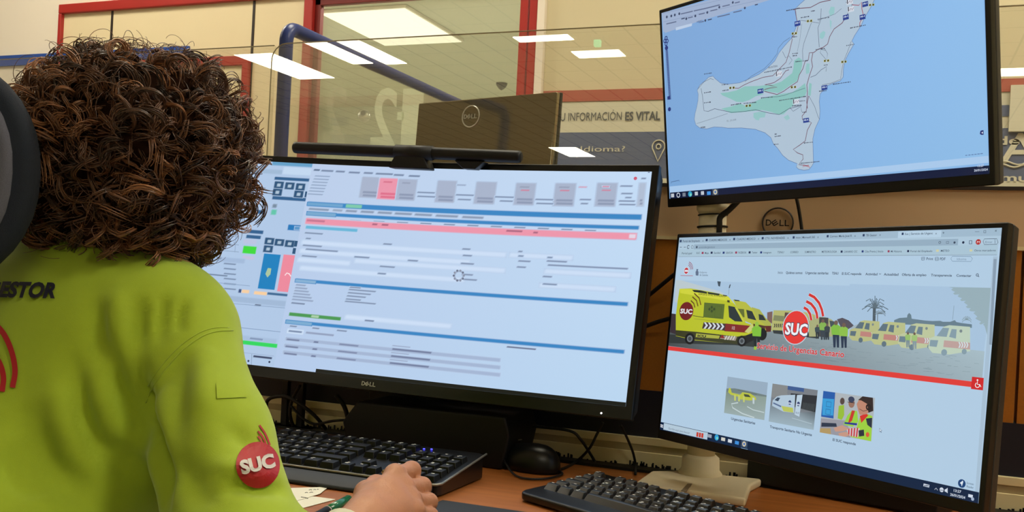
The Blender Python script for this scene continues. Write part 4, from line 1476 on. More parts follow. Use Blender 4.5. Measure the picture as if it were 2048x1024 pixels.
D.rect(1393, 46.5, 1405, 41.5, (120, 160, 214))
D.text('HIERRO', 1394, 45.5, 3, (40, 50, 90), (1405, 43))


def S(x, y):
    return (1300 + x / 2.56, y / 2.56)


def W4(x, y):
    return (1340 + x / 4.655, y / 4.655)


def V4(x, y):
    return (1370 + x / 4.655, 140 + y / 4.655)


LAND = (174, 194, 212)
isl = [(800, -6), (770, 20), (742, 48), (750, 90), (757, 120), (745, 150), (735, 172), (726, 195), (690, 235), (662, 270), (640, 312), (600, 350), (560, 380), (500, 408), (460, 424), (400, 431), (362, 425), (334, 402), (324, 390), (302, 395), (281, 415), (256, 436), (243, 462), (248, 482), (247, 512), (240, 550), (232, 580), (228, 612), (236, 640), (256, 655), (290, 660), (330, 650), (370, 652), (400, 656), (470, 655), (540, 662), (590, 680), (620, 705), (632, 735), (655, 760), (680, 795), (710, 820), (755, 838), (750, 855), (762, 866), (790, 872), (815, 868), (830, 850), (838, 835), (836, 760), (835, 710), (846, 660), (869, 610), (872, 570), (868, 520), (872, 482), (905, 441), (940, 426), (975, 415), (990, 395), (992, 350), (1000, 310), (1020, 270), (1046, 226), (1035, 210), (1050, 180), (1070, 150), (1085, 125), (1100, 90), (1130, 40), (1152, -4), (1150, -150), (900, -90)]
D.poly([S(*p) for p in isl], LAND)
D.line([S(*p) for p in isl[:-2]], 1.0, (96, 122, 166))
GRN = (138, 192, 188)
gp1 = [V4(*p) for p in ((330, 215), (400, 208), (480, 190), (560, 152), (700, 148), (830, 132), (900, 108), (960, 60), (1000, 30))] + [W4(*p) for p in ((1150, 640), (1158, 565), (1200, 535), (1235, 560), (1232, 610), (1215, 680), (1180, 760))] + \
      [V4(*p) for p in ((1060, 80), (1000, 130), (930, 180), (870, 215), (760, 200), (700, 196), (690, 215), (740, 225), (660, 245), (600, 280), (540, 300), (480, 296), (430, 270), (350, 236))]
D.poly(gp1, GRN)
D.poly([V4(*p) for p in ((430, 340), (520, 312), (560, 332), (640, 300), (720, 262), (900, 222), (1000, 208), (1060, 170), (1120, 122), (1135, 200), (1120, 240), (1050, 272), (1010, 330), (960, 372), (920, 412), (880, 416), (800, 390), (720, 372), (640, 382), (560, 390), (430, 402), (340, 360))], GRN)
D.poly([V4(*p) for p in ((640, 400), (700, 388), (755, 396), (745, 440), (700, 445), (690, 470), (660, 462), (640, 440))], (146, 194, 196))
D.poly([V4(*p) for p in ((920, 440), (960, 415), (980, 450), (950, 470))], (150, 194, 198))
D.poly([V4(*p) for p in ((1160, 118), (1182, 130), (1172, 242), (1148, 232))], GRN)
D.poly([W4(*p) for p in ((1500, 62), (1535, 66), (1532, 125), (1495, 152), (1480, 112))], (148, 196, 200))
D.poly([W4(*p) for p in ((1490, 182), (1508, 200), (1500, 275), (1490, 240))], (150, 196, 202))
D.poly([W4(*p) for p in ((1430, 288), (1450, 300), (1440, 340), (1420, 365), (1395, 352), (1400, 312))], (148, 196, 200))
D.poly([W4(*p) for p in ((1275, 590), (1302, 592), (1300, 680), (1270, 690), (1265, 640))], (146, 194, 196))
BR, BK = (112, 74, 92), (70, 80, 104)
for f, pts, wd, c in (
        (W4, ((1150, 92), (1190, 80), (1310, 70), (1400, 22), (1500, 0)), 1.5, BR),
        (W4, ((1170, 90), (1178, 160), (1196, 240), (1182, 300), (1135, 350), (1140, 370), (1112, 490), (1082, 580), (1040, 622), (960, 705), (870, 720), (760, 760), (690, 792), (640, 822), (600, 820)), 1.3, BR),
        (W4, ((1120, 350), (1060, 390), (1010, 450), (1000, 500), (940, 580), (880, 640), (760, 710), (700, 760)), 0.7, BK),
        (W4, ((1640, 160), (1605, 215), (1530, 270), (1490, 340), (1470, 410), (1430, 440), (1380, 460), (1340, 490), (1300, 492), (1290, 560), (1260, 572), (1240, 640), (1205, 700), (1190, 760), (1130, 800), (1060, 850), (1000, 880), (880, 850)), 1.5, BR),
        (W4, ((880, 835), (930, 820), (1000, 812), (940, 795), (885, 790), (970, 770), (1030, 730), (1080, 660), (1110, 650)), 1.3, BR),
        (W4, ((1332, 495), (1320, 560), (1330, 620), (1302, 700), (1277, 790), (1282, 860), (1276, 950), (1282, 1010)), 1.5, BR),
        (V4, ((1155, 240), (1142, 300), (1132, 380), (1092, 430), (1096, 460), (1160, 480), (1180, 490), (1142, 560), (1122, 660), (1070, 700), (1010, 740), (1050, 772), (1100, 790), (1102, 830), (1060, 880), (1150, 892)), 1.4, BR),
        (W4, ((1320, 210), (1290, 290), (1250, 400), (1236, 470), (1240, 560)), 0.8, BK), (W4, ((1230, 220), (1210, 380), (1188, 480)), 0.5, BK),
        (W4, ((1410, 80), (1405, 190), (1380, 260), (1392, 440)), 0.9, BK), (W4, ((1220, 190), (1300, 200), (1390, 215), (1395, 180)), 0.7, BK),
        (W4, ((1310, 720), (1360, 700), (1410, 650), (1460, 620), (1455, 665)), 0.9, BK), (W4, ((1440, 450), (1470, 500), (1460, 560), (1400, 490), (1410, 460), (1450, 470)), 0.7, BK),
        (W4, ((1690, 385), (1660, 470), (1620, 570), (1605, 640), (1590, 740), (1500, 775), (1420, 790)), 0.7, BK), (W4, ((1700, 45), (1760, 50), (1785, 20), (1790, 90), (1805, 150), (1770, 210), (1770, 240)), 1.4, (160, 60, 84)),
        (W4, ((1640, 20), (1700, 40), (1640, 160)), 1.1, BK), (W4, ((850, 910), (1000, 900), (1060, 890), (1260, 820)), 0.7, BK), (W4, ((1050, 480), (1080, 540), (1110, 520), (1140, 560), (1110, 600)), 0.7, BK),
        (W4, ((1600, 80), (1540, 130), (1380, 190)), 0.6, BK), (V4, ((152, 170), (165, 240), (180, 380), (220, 385), (280, 360), (320, 370), (440, 395), (560, 385), (660, 370), (780, 400), (880, 415), (970, 360), (1090, 330)), 0.9, BK),
        (V4, ((110, 500), (250, 455), (400, 405)), 0.5, BK), (V4, ((1155, 240), (1210, 340), (1240, 430), (1255, 460)), 0.7, BK), (V4, ((980, 350), (1010, 385), (1080, 340), (1090, 390)), 0.8, BK),
        (V4, ((120, 180), (180, 110), (240, 80), (270, 90)), 0.7, BK)):
    D.line([f(*p) for p in pts], wd, c)
LAB = (60, 64, 84)
for f, x, y, w, s_, n in ((W4, 1085, 100, 130, -.2, 9), (W4, 1220, 165, 80, -.15, 5), (W4, 1315, 105, 40, -.15, 3), (W4, 1378, 180, 110, -.18, 8), (W4, 1360, 462, 90, -.12, 6), (W4, 1172, 575, 115, -.1, 8), (W4, 1142, 500, 55, -.1, 4), (W4, 1145, 520, 45, -.1, 3),
                          (W4, 1435, 608, 38, -.15, 3), (W4, 1680, 262, 150, -.2, 9), (W4, 1645, 425, 80, -.18, 5), (W4, 1140, 345, 50, -.1, 4), (W4, 1520, 785, 170, -.14, 11), (W4, 320, 865, 66, -.16, 4), (W4, 320, 958, 64, -.12, 4),
                          (W4, 490, 845, 62, -.15, 4), (W4, 320, 690, 75, -.15, 6), (W4, 485, 790, 66, -.1, 4), (W4, 880, 675, 260, -.2, 18), (V4, 430, 327, 100, -.16, 6), (V4, 712, 262, 110, -.1, 7), (V4, 880, 285, 250, -.16, 18),
                          (V4, 1025, 295, 100, -.1, 7), (V4, 150, 535, 45, -.1, 3), (V4, 838, 598, 24, -.1, 2), (V4, 838, 620, 62, -.14, 4), (V4, 830, 694, 46, -.1, 3), (V4, 1110, 680, 86, -.1, 6), (V4, 1070, 870, 185, -.1, 14), (V4, 1095, 395, 46, -.1, 3), (V4, 550, 312, 120, -.1, 8), (W4, 1390, 850, 75, -.1, 5), (V4, 1000, 335, 90, -.1, 6)):
    for i in range(n):
        a, b_ = i / n, (i + rnd.uniform(.5, .85)) / n
        D.line([f(x + w * a, y + w * a * s_), f(x + w * b_, y + w * b_ * s_)], rnd.uniform(1.2, 2.4), LAB)
D.text('E L   J U L A N', *V4(394, 482), 3.4, LAB, V4(478, 466))
D.text('FRONTERA', *W4(918, 640), 3.8, LAB, W4(1004, 622))
for x, y in ((1190, 218), (1820, 38), (1795, 158), (1640, 160), (845, 848), (1440, 815)):
    a = W4(x, y)
    D.rect(a[0] - 6, a[1] - 3.4, a[0] + 6, a[1] + 3.8, (38, 62, 140))
    D.text('HI-1', a[0] - 4.2, a[1] + 1.6, 3.4, (206, 220, 240), a[0] + 4.2, bold=0.03)
a = V4(1130, 468)
D.rect(a[0] - 6, a[1] - 3.4, a[0] + 6, a[1] + 3.8, (38, 62, 140))
D.text('HI-4', a[0] - 4.2, a[1] + 1.6, 3.4, (206, 220, 240), a[0] + 4.2, bold=0.03)
for f, x, y in ((W4, 1302, 196), (W4, 1160, 312), (W4, 1460, 566), (W4, 1622, 576), (W4, 1152, 812), (W4, 580, 818), (V4, 592, 333), (W4, 1880, 46)):
    a = f(x, y)
    D.rect(a[0] - 5.5, a[1] - 1.6, a[0] - 1, a[1] + 2, (190, 186, 90))
    D.rect(a[0] + 1, a[1] - 2.2, a[0] + 5.5, a[1] + 1.4, (190, 186, 90))
    D.disc(a[0] - 3.2, a[1] + .2, 1.6, (52, 50, 40))
    D.disc(a[0] + 3.2, a[1] - .4, 1.6, (52, 50, 40))
for f, x, y in ((W4, 995, 688), (W4, 1155, 945), (W4, 1665, 85), (W4, 1655, 15)):
    a = f(x, y)
    D.rect(a[0] - 2, a[1] - 3.5, a[0] + 11, a[1] + 4, (206, 214, 226))
    D.rect(a[0] - 1.2, a[1] - 4.2, a[0] + .8, a[1] + 4.4, (34, 34, 56))
    D.line([(a[0] + 2, a[1] + 3), (a[0] + 5, a[1] - 2), (a[0] + 7, a[1] + 2), (a[0] + 10, a[1] - 3)], 1.0, (120, 60, 84))
for k in range(5):
    D.line([V4(1100 + 12 * k, 905 - 6 * k), V4(1112 + 13 * k, 880 + 8 * k)], 1.0, (180, 70, 84))
# map controls
for dx, dy in ((0, 0), (-2.6, 6), (2.2, 6), (0, 12)):
    D.arc(1332.5 + dx, 76 + dy, 1.5, 2.9, 0, 360, (36, 52, 120))
D.disc(1333.4, 96, 3.2, (36, 52, 120))
for k in range(30):
    D.rect(1331.6 + 0.22 * k, 101 + 3.3 * k, 1336.2 + 0.22 * k, 103 + 3.3 * k, (72, 96, 150))
D.rect(1335, 193, 1340.8, 198.5, (36, 52, 120))
D.disc(1339.2, 218.5, 3.0, (36, 52, 120))
D.poly([(1960, 268), (1961, 262), (1964, 260.6), (1967.4, 260.4), (1967.6, 269.6), (1963, 269.8)], (30, 44, 110))
D.poly([(1963, 265.6), (1966, 263), (1966.2, 267.6)], (220, 228, 240))
D.line([(1342.6, 367), (1342.8, 364), (1358.6, 360.6), (1358.8, 363)], 0.9, (60, 84, 130))
for i in range(6):
    D.line([(1931 + 6 * i, 311 - .7 * i), (1935 + 6.2 * i, 310.5 - .7 * i)], 1.4, (84, 112, 160))
D.poly([(1339.5, 373), (1640, 345), (1977.3, 311.5), (1977.8, 325.5), (1340.3, 385.3)], (168, 200, 234))
D.rect(1340.3, 385.3, 1979, 348.5, (14, 26, 58))
TASK = (14, 26, 58)
for i, (x, y) in enumerate(((1345.5, 391), (1357, 390.2), (1368.5, 389.2), (1380.6, 388), (1393, 387), (1405.3, 386), (1418, 386), (1431, 384))):
    if i == 1:
        D.arc(x, y, 2.4, 3.6, 0, 360, LT)
    elif i == 3:
        D.disc(x, y, 4, (50, 160, 200))
        D.disc(x + 1.2, y + 1.4, 2, (130, 214, 190))
    elif i == 6:
        D.rect(x - 3.8, y - 3, x + 3.8, y + 3.4, (70, 150, 226))
    elif i == 7:
        D.rect(x - 6.5, y - 6, x + 6, y + 6.4, (58, 72, 92))
        D.disc(x, y, 3.9, (196, 192, 170))
        D.disc(x, y, 1.8, (60, 110, 180))
        D.bar(x - 6, y + 7.4, x + 6, y + 6.6, 1.2, (160, 190, 214))
    else:
        D.rect(x - 3.2, y - 3.4, x + 3.2, y + 3.4, (190, 198, 208) if i != 2 else (120, 130, 146))
D.text('13:27', 1955.5, 334.2, 4.6, (196, 206, 226), (1968, 332.8), bold=0.02)
D.text('26/01/2024', 1948.5, 343.2, 4.6, (196, 206, 226), (1976, 340.2), bold=0.02)
D.build(uppm)

# ---------------------------------------------------------------- wide monitor: the blurred form
D = Display(KC, KX, KU, KN, CW, CH, RC)
LB, BG = (176, 200, 230), (182, 204, 232)
D.quad_uv(-CW / 2, -CH / 2, CW / 2, CH / 2, LB)
SO = 0.0016
D.rect(380, 316, 548, 329, (64, 152, 232), soft=SO, bg=LB)
D.rect(546, 320, 628, 335, (100, 160, 200), soft=SO, bg=LB)
D.rect(400, 330, 620, 352, (160, 186, 214), soft=SO, bg=LB)
D.rect(568, 334, 632, 352, (194, 216, 240), soft=SO, bg=LB)
D.rect(400, 382, 508, 390, (214, 56, 84))
DB = (48, 96, 142)
for r in ((550, 353.5, 618, 363.5), (545.5, 392, 611.5, 403), (503.5, 419, 530, 428.5), (495, 459, 526, 468.5), (493.5, 469.5, 521, 478.5)):
    D.rect(*r, DB, soft=0.001, bg=LB)
for x, y in ((550, 362.5), (571.5, 364.5), (593, 366.5), (547, 377), (589.5, 381), (531, 475), (551, 477.5), (571.5, 480), (528.5, 490.5)):
    D.rect(x, y, x + 16, y + 15, (44, 84, 122), soft=0.001, bg=LB)
    D.rect(x + 5, y + 4.5, x + 11, y + 11, (172, 194, 214), soft=0.001, bg=(44, 84, 122))
for x, y in ((611, 383), (590, 481.5), (586.5, 496)):
    D.rect(x, y, x + 4, y + 12, (44, 84, 122))
D.rect(546, 408, 553, 416, (120, 140, 160), soft=SO, bg=LB)
D.rect(543.5, 419, 552, 430, (96, 196, 170), soft=SO, bg=LB)
D.rect(577, 449, 601, 462, (32, 120, 186), soft=0.001, bg=LB)
D.rect(590, 453, 599, 460, (90, 150, 200), soft=0.001, bg=LB)
D.rect(487.5, 491.5, 511, 508.5, (62, 216, 62), soft=0.001, bg=LB)
D.rect(488, 478, 512, 489, (186, 196, 226), soft=SO, bg=LB)
D.rect(486, 511, 508, 520, (194, 192, 222), soft=SO, bg=LB)
D.rect(528.5, 507, 549, 580, (24, 128, 190), soft=0.0006, bg=LB)
D.poly([(531, 548), (536, 536), (543, 537), (541, 549), (535, 555)], (170, 196, 160))
D.rect(567.5, 509, 582, 585, (236, 138, 158), soft=0.0006, bg=LB)
D.line([(570, 551), (574, 546), (579, 548), (582, 553)], 2.2, (250, 226, 230))
D.rect(509, 582, 534, 591, (246, 206, 160), soft=0.001, bg=LB)
D.rect(535.5, 584.5, 575, 593, (60, 104, 146), soft=0.001, bg=LB)
D.rect(478, 578, 484, 586, (60, 84, 130), soft=0.001, bg=LB)
D.rect(484.5, 579, 498, 587, (244, 206, 164), soft=0.001, bg=LB)
for (a, b, c, d) in ((470, 505, 480, 340), (380, 560, 500, 572), (380, 600, 570, 616)):
    D.line([(a, b), (c, d)], 1.2, (140, 164, 196))
D.bar(360, 513, 490, 521, 9, (162, 186, 218), soft=SO, bg=LB)
for k in range(6):
    D.bar(448, 527 + 10 * k, 472, 529 + 10 * k, 2.6, (118, 138, 168), soft=0.001, bg=LB)
for y in (412, 424, 436, 448, 470, 486, 500):
    D.bar(430, y, 478, y + 4, 1.6, (150, 172, 200))
D.bar(390, 546, 455, 552, 2.4, (104, 124, 152), soft=0.001, bg=LB)
D.bar(380, 592, 572, 605, 11, (160, 184, 214), soft=SO, bg=LB)
D.bar(510, 610, 522, 611, 3.4, (90, 104, 130), soft=0.001, bg=LB)
D.bar(400, 644, 566, 667, 1.0, (120, 146, 182))
D.bar(440, 672, 552, 688, 16, (166, 190, 220), soft=SO, bg=LB)
D.bar(500, 676, 526, 680, 4, (130, 150, 182), soft=0.001, bg=LB)
D.bar(440, 679, 554.5, 692.5, 8, (50, 214, 96), soft=0.0008, bg=LB)
D.bar(440, 699, 548, 713, 1.0, (150, 172, 204))
D.bar(507, 712, 544, 717, 4, (62, 74, 104), soft=0.0008, bg=LB)
D.line([(504, 708), (502.5, 731)], 0.8, (110, 130, 160))
D.disc(497, 722, 2, (50, 60, 90))
D.disc(539, 724, 2, (50, 60, 90))
# the form window
a0, b0 = D.uv(626, 325)
a1, b1 = D.uv(1304, 342.5)
a2 = D.uv(549, 727)[0]
D.layer += 1
nb = 32
top = [(a0 + (CW / 2 - a0) * i / nb, CH / 2) for i in range(nb + 1)]
botb = D.uv(549, 725)[1]
bot = [(a2 + (CW / 2 - a2) * i / nb, -CH / 2) for i in range(nb + 1)]
D._add(top + bot, [(i, i + 1, nb + 2 + i, nb + 1 + i) for i in range(nb)], [lin(tuple(np.array((188, 206, 234)) * (1 - i / nb) + np.array((196, 220, 246)) * i / nb)) for i in range(nb + 1)] + [lin(tuple(np.array((180, 202, 234)) * (1 - i / nb) + np.array((186, 214, 240)) * i / nb)) for i in range(nb + 1)])
BG = (186, 208, 236)
GT = (118, 134, 164)
for x, y, w in ((628, 340, 12), (643, 341.5, 24), (672, 343, 18), (698, 345, 22), (728, 346, 18), (752, 347.5, 34), (788, 350, 20), (818, 352, 22)):
    D.bar(x, y, x + w, y + w * .035, 3.4, GT if x > 640 else (92, 110, 140), soft=0.0012, bg=BG)
for k in range(7):
    D.bar(630 - 2.4 * k, 352 + 6 * k, 646 + (6 - k) * 2.4, 353.5 + 6 * k, 2.0, (140, 158, 188), soft=0.0012, bg=BG)
GC, GD = (168, 180, 204), (142, 154, 180)
for (x0, y0, x1, y1, c) in ((725, 353.5, 757, 397, GC), (760.5, 356, 793, 400, (234, 150, 172)), (798, 358, 829, 402, GC), (876, 361, 908, 406, GC), (953.5, 363.5, 988, 409, GC), (1033, 366, 1067, 411, GC), (1111.5, 366.5, 1147, 413, GC), (1195, 366, 1230, 413.5, GC), (1279, 366, 1287, 413, (176, 190, 212))):
    D.rect(x0, y0, x1, y1, c, soft=SO, bg=BG)
    pk = c[0] > 200
    d_ = (222, 112, 140) if pk else GD
    for k in (0, 1):
        yy = y1 - 12 + 6.4 * k
        D.bar(x0 + 1, yy - .6, x1 - 2, yy + .6, 4.2, d_, soft=0.001, bg=c)
    if x0 > 1000 and x0 < 1250 or pk or x0 == 798:
        D.bar(x0 + 7, y0 + 8, x1 - 8, y0 + 8.6, 3, (150, 160, 184) if not pk else (214, 116, 140), soft=0.001, bg=c)
        if x0 > 1000:
            D.bar(x0 + 9, y0 + 14.5, x1 - 8, y0 + 15, 2.6, (206, 130, 156), soft=0.001, bg=c)
for x, y, w, c in ((835, 385, 35, GT), (835, 393, 36, GT), (914, 370, 18, (150, 166, 194)), (912, 390, 36, GT), (916, 399, 26, GT), (990, 394, 38, GT), (1000, 402, 26, GT), (1071, 399, 36, GT), (1073, 407, 34, GT), (1158, 374, 16, (214, 160, 184)), (1160, 399, 22, GT), (1162, 407, 14, GT), (1205, 373, 14, (214, 130, 156)), (1241, 372, 24, GT), (1243, 387, 22, GT), (1251, 395, 12, GT), (1238, 402, 32, GT), (1239, 409, 32, GT)):
    D.bar(x, y, x + w, y + .8, 2.4, c, soft=0.0012, bg=BG)
D.disc(1271, 357, 3.4, (206, 92, 116))
D.bar(1283, 357, 1292, 357.4, 2.6, GT, soft=0.001, bg=BG)
D.bar(1296, 345, 1300, 345, 2, GT)
BL = (58, 134, 196)
D.bar(615, 408.5, 1283.5, 433.5, 9.5, BL, soft=0.0012, bg=BG)
D.bar(615, 408, 686, 411.5, 6, (110, 164, 206), soft=0.001, bg=BL)
D.bar(692, 412, 724, 413.6, 7, (126, 200, 172), soft=0.001, bg=BL)
for x, w in ((618, 40), (666, 19), (692, 22), (722, 26), (756, 28), (790, 34), (830, 34), (872, 44), (925, 42)):
    D.bar(x, 418 + (x - 618) * .052, x + w, 418 + (x + w - 618) * .052, 4.2, (136, 152, 178) if x != 666 else (150, 166, 190), soft=0.0014, bg=BG)
D.bar(614, 427, 1278, 455, 6.6, BL, soft=0.0012, bg=BG)
D.bar(614, 427, 672, 430, 7, (120, 168, 206), soft=0.001, bg=BL)
for x in range(700, 1190, 47):
    D.bar(x, 441 + (x - 700) * .042, x + 22, 442 + (x - 700) * .042, 2.2, GT, soft=0.001, bg=BG)
D.bar(611.5, 442, 1273.5, 473, 12, (236, 150, 172), soft=0.0014, bg=BG)
D.bar(614, 441, 650, 443, 4, (196, 120, 146), soft=0.001, bg=(236, 150, 172))
for x, y, w in ((745, 448.5, 10), (764, 449.6, 13), (1013, 462, 32), (1067, 465, 9)):
    D.bar(x, y, x + w, y + .8, 3.6, (170, 104, 130), soft=0.001, bg=(236, 150, 172))
D.rect(1259, 468.5, 1271, 477, (226, 214, 230), soft=0.001, bg=(236, 150, 172))
D.bar(612, 454, 715, 461.5, 6, (104, 182, 216), soft=0.001, bg=BG)
WHT = (204, 222, 246)
for (x0, y0, x1, y1) in ((604, 486, 1012, 508), (600, 505, 940, 521), (1020, 510, 1145, 516), (1090, 542, 1260, 552), (596, 520, 700, 526), (710, 523, 1010, 540), (600, 540, 930, 556), (1080, 571, 1230, 578), (690, 640, 903, 646)):
    D.bar(x0, y0, x1, y1, 8, WHT, soft=0.0022, bg=BG)
for x, y, w in ((610, 466, 36), (612, 477, 10), (606, 491, 38), (612, 499, 64), (604, 512, 30), (767, 488, 17), (709, 514, 30), (816, 521, 20), (760, 533, 30), (756, 547, 16), (925, 498, 16), (926, 511, 18), (922, 527, 26), (924, 549, 22), (928, 559, 26), (1037, 503, 8), (1037, 512, 10), (1037, 522, 24), (1034, 534, 18), (1095, 515, 10), (1094, 522, 40), (1096, 530, 160), (1086, 553, 18), (1086, 568, 28)):
    D.bar(x, y, x + w, y + w * .05, 2.6, GT, soft=0.0012, bg=BG)
D.arc(918, 551.5, 7.0, 10.6, 0, 360, (160, 176, 202), n=30)
for k in range(10):
    a = 2 * math.pi * k / 10
    D.disc(918 + 10.2 * math.cos(a), 551.5 + 10.4 * math.sin(a), 2.1, (104, 112, 134) if k % 2 else (140, 148, 168), n=8)
D.bar(591, 561.5, 1256, 607, 6.8, BL, soft=0.0012, bg=BG)
D.bar(591, 561.5, 632, 564.5, 6, (134, 176, 212), soft=0.001, bg=BL)
for k in range(6):
    D.bar(592 - 1.6 * k, 570 + 6 * k, 612 + 3 * k, 571 + 6 * k, 3, (144, 160, 190), soft=0.0012, bg=BG)
    D.bar(700 - 2 * k, 574 + 6 * k, 722 + 10 * ((k * 3) % 4), 576.5 + 6 * k, 2.4, GT, soft=0.0012, bg=BG)
D.bar(583, 606, 610, 608, 3, GT, soft=0.001, bg=BG)
D.bar(578.5, 629, 682, 637, 7, (74, 152, 84), soft=0.001, bg=BG)
D.bar(623, 632.5, 638, 634, 5, (170, 206, 170), soft=0.001, bg=(74, 152, 84))
D.bar(730, 641, 748, 642.4, 3, GT, soft=0.001, bg=BG)
D.bar(572, 644, 1249, 702, 6.8, BL, soft=0.0012, bg=BG)
D.bar(572, 644, 624, 648, 6.4, (124, 172, 210), soft=0.001, bg=BL)
for x, y, w in ((580, 652, 14), (625, 656, 14), (674, 661, 20)):
    D.bar(x, y, x + w, y + 1.4, 2.6, GT, soft=0.001, bg=BG)
D.bar(1014, 693.5, 1072, 699, 2.6, (90, 100, 130), soft=0.001, bg=BG)
D.bar(575, 661.5, 607, 665, 9, (206, 224, 246), soft=0.001, bg=BG)
D.bar(578, 662, 604, 664.4, 3, GT, soft=0.001, bg=BG)
D.bar(612, 665.5, 668, 670.5, 4, (146, 160, 190), soft=0.001, bg=BG)
for k, y in enumerate((678.5, 692.5, 706.5)):
    x = 571 - 2.6 * k
    D.bar(x, y, 1001, y + 40.5, 6.6, (164, 182, 212), soft=0.0012, bg=BG)
    D.bar(x + 3, y + .2, x + 28, y + 2.6, 3, (112, 124, 156), soft=0.001, bg=(164, 182, 212))
    D.bar(x + 57, y + 5.4, x + 66, y + 6.2, 3, (104, 116, 150), soft=0.001, bg=(164, 182, 212))
    D.bar(x + 108, y + 10, x + 146, y + 13.6, 3, (124, 136, 168), soft=0.001, bg=(164, 182, 212))
    D.bar(x + 214, y + 20, x + 292, y + 27, 3.4, (112, 124, 156), soft=0.001, bg=(164, 182, 212))
    D.bar(x + 214, y + 13, x + 250, y + 16, 1.8, (150, 164, 194), soft=0.001, bg=BG)
D.line([(1299, 420), (1260, 740)], 1.0, (204, 222, 244))
D.rect(480, 737, 632.5, 746.5, (196, 218, 242))
a_, b_ = D.uv(632.5, 737.5)
D.quad_uv(a_, -CH / 2 - 0.001, D.uv(1251.6, 810)[0], b_, (24, 26, 22))
D.build(ctr)
# ================================================================= SMALL THINGS ON THE DESK
def keyboard(name, label, org, yaw, L, Dp, z0, z1, front_lip, keymat, slope=0.0024, front_gloss=False):
    """org: rear-left corner of the body on the desk; x along the rear edge, y towards the user"""
    c, s = math.cos(yaw), math.sin(yaw)
    ex, ey = np.array([c, s, 0]), np.array([s, -c, 0])

    def T(x, y, z):
        return np.array([org[0], org[1], 0]) + ex * x + ey * y + np.array([0, 0, z])
    r = thing(name, label, 'keyboard', T(L / 2, Dp / 2, DZ))

    def zt(y):
        return z1 + (z0 - z1) * y / Dp
    body = MB()
    rc = 0.012
    prof = [(rc, 0), (L - rc, 0), (L - rc * .3, rc * .3), (L, rc), (L, Dp - rc), (L - rc * .3, Dp - rc * .3), (L - rc, Dp), (rc, Dp), (rc * .3, Dp - rc * .3), (0, Dp - rc), (0, rc), (rc * .3, rc * .3)]
    n = len(prof)
    V = [T(x, y, DZ + 0.002) for x, y in prof] + [T(x, y, DZ + zt(y)) for x, y in prof]
    Fs = [tuple(range(n))[::-1], tuple(range(n, 2 * n))] + [(i, (i + 1) % n, n + (i + 1) % n, n + i) for i in range(n)]
    body.add(V, Fs)
    body.obj('body', M['kb_body'], r, bevel=0.003 if front_gloss else 0.002, bseg=3)
    # keycaps
    u = 0.0187 * L / 0.44
    keys, keys2 = MB(), MB()
    mx, my = 0.012 * L / 0.44, 0.014
    rows = [[1, -1, 1, 1, 1, 1, -.5, 1, 1, 1, 1, -.5, 1, 1, 1, 1, -.25, 1, 1, 1],
            [1] * 13 + [2, -.25, 1, 1, 1, -.25, 1, 1, 1, 1],
            [1.5] + [1] * 12 + [1.5, -.25, 1, 1, 1, -.25, 1, 1, 1, 1],
            [1.75] + [1] * 12 + [1.25, -3.5, 1, 1, 1, 1],
            [1.25] + [1] * 11 + [2.75, -1.25, 1, -1.25, 1, 1, 1, 1],
            [1.25, 1.25, 1.25, 6.25, 1.25, 1.25, 1.25, 1.25, -.25, 1, 1, 1, -.25, 2, 1, 1]]
    pit = (Dp - my - front_lip) / 6.25
    y = my
    leg = MB()
    for ri, row in enumerate(rows):
        x = mx
        for kw in row:
            if kw < 0:
                x += -kw * u
                continue
            x0, x1, ya, yb = x + 0.0011, x + kw * u - 0.0011, y + 0.001, y + pit - 0.001
            zb = zt((ya + yb) / 2)
            hgt = 0.0075
            i1, i2 = 0.0022, slope
            V = [T(x0, ya, DZ + zb - 0.002), T(x1, ya, DZ + zb - 0.002), T(x1, yb, DZ + zb - 0.002), T(x0, yb, DZ + zb - 0.002),
                 T(x0 + i1, ya + i2 * .4, DZ + zb + hgt), T(x1 - i1, ya + i2 * .4, DZ + zb + hgt), T(x1 - i1, yb - i2, DZ + zb + hgt - 0.0008), T(x0 + i1, yb - i2, DZ + zb + hgt - 0.0008)]
            keys.add(V, [(0, 1, 5, 4), (1, 2, 6, 5), (2, 3, 7, 6), (3, 0, 4, 7), (4, 5, 6, 7)])
            if kw <= 2:
                a0 = x0 + i1 + 0.002
                for q in range(rnd.choice((1, 1, 2))):
                    p0 = np.array([a0 + rnd.uniform(0, .002), ya + 0.003 + 0.0045 * q])
                    w_, h_ = rnd.uniform(.002, .0045), rnd.uniform(.0012, .0022)
                    leg.add([T(p0[0], p0[1], DZ + zb + hgt + .0002), T(p0[0], p0[1] + h_, DZ + zb + hgt - .0001), T(p0[0] + w_, p0[1] + h_, DZ + zb + hgt - .0001), T(p0[0] + w_, p0[1], DZ + zb + hgt + .0002)], [(0, 1, 2, 3)])
            x += kw * u
        y += pit * (1.25 if ri == 0 else 1)
    ko = keys.obj('keycaps', keymat, r, bevel=0.0008, bseg=2)
    leg.obj('key_lettering', M['key_print'], r)
    return r, T, zt


M['kb_body'] = pmat('keyboard_black', (16, 16, 16), 0.3, spec=0.5)
M['kb_key'] = pmat('key_black', (13, 13, 13), 0.45, spec=0.35)
M['kb_key_gloss'] = pmat('key_grey_black', (26, 26, 24), 0.3, spec=0.6, coat=0.15)
M['key_print'] = pmat('key_print', (205, 203, 196), 0.6)
M['palm'] = pmat('palm_rest', (14, 20, 26), 0.55)
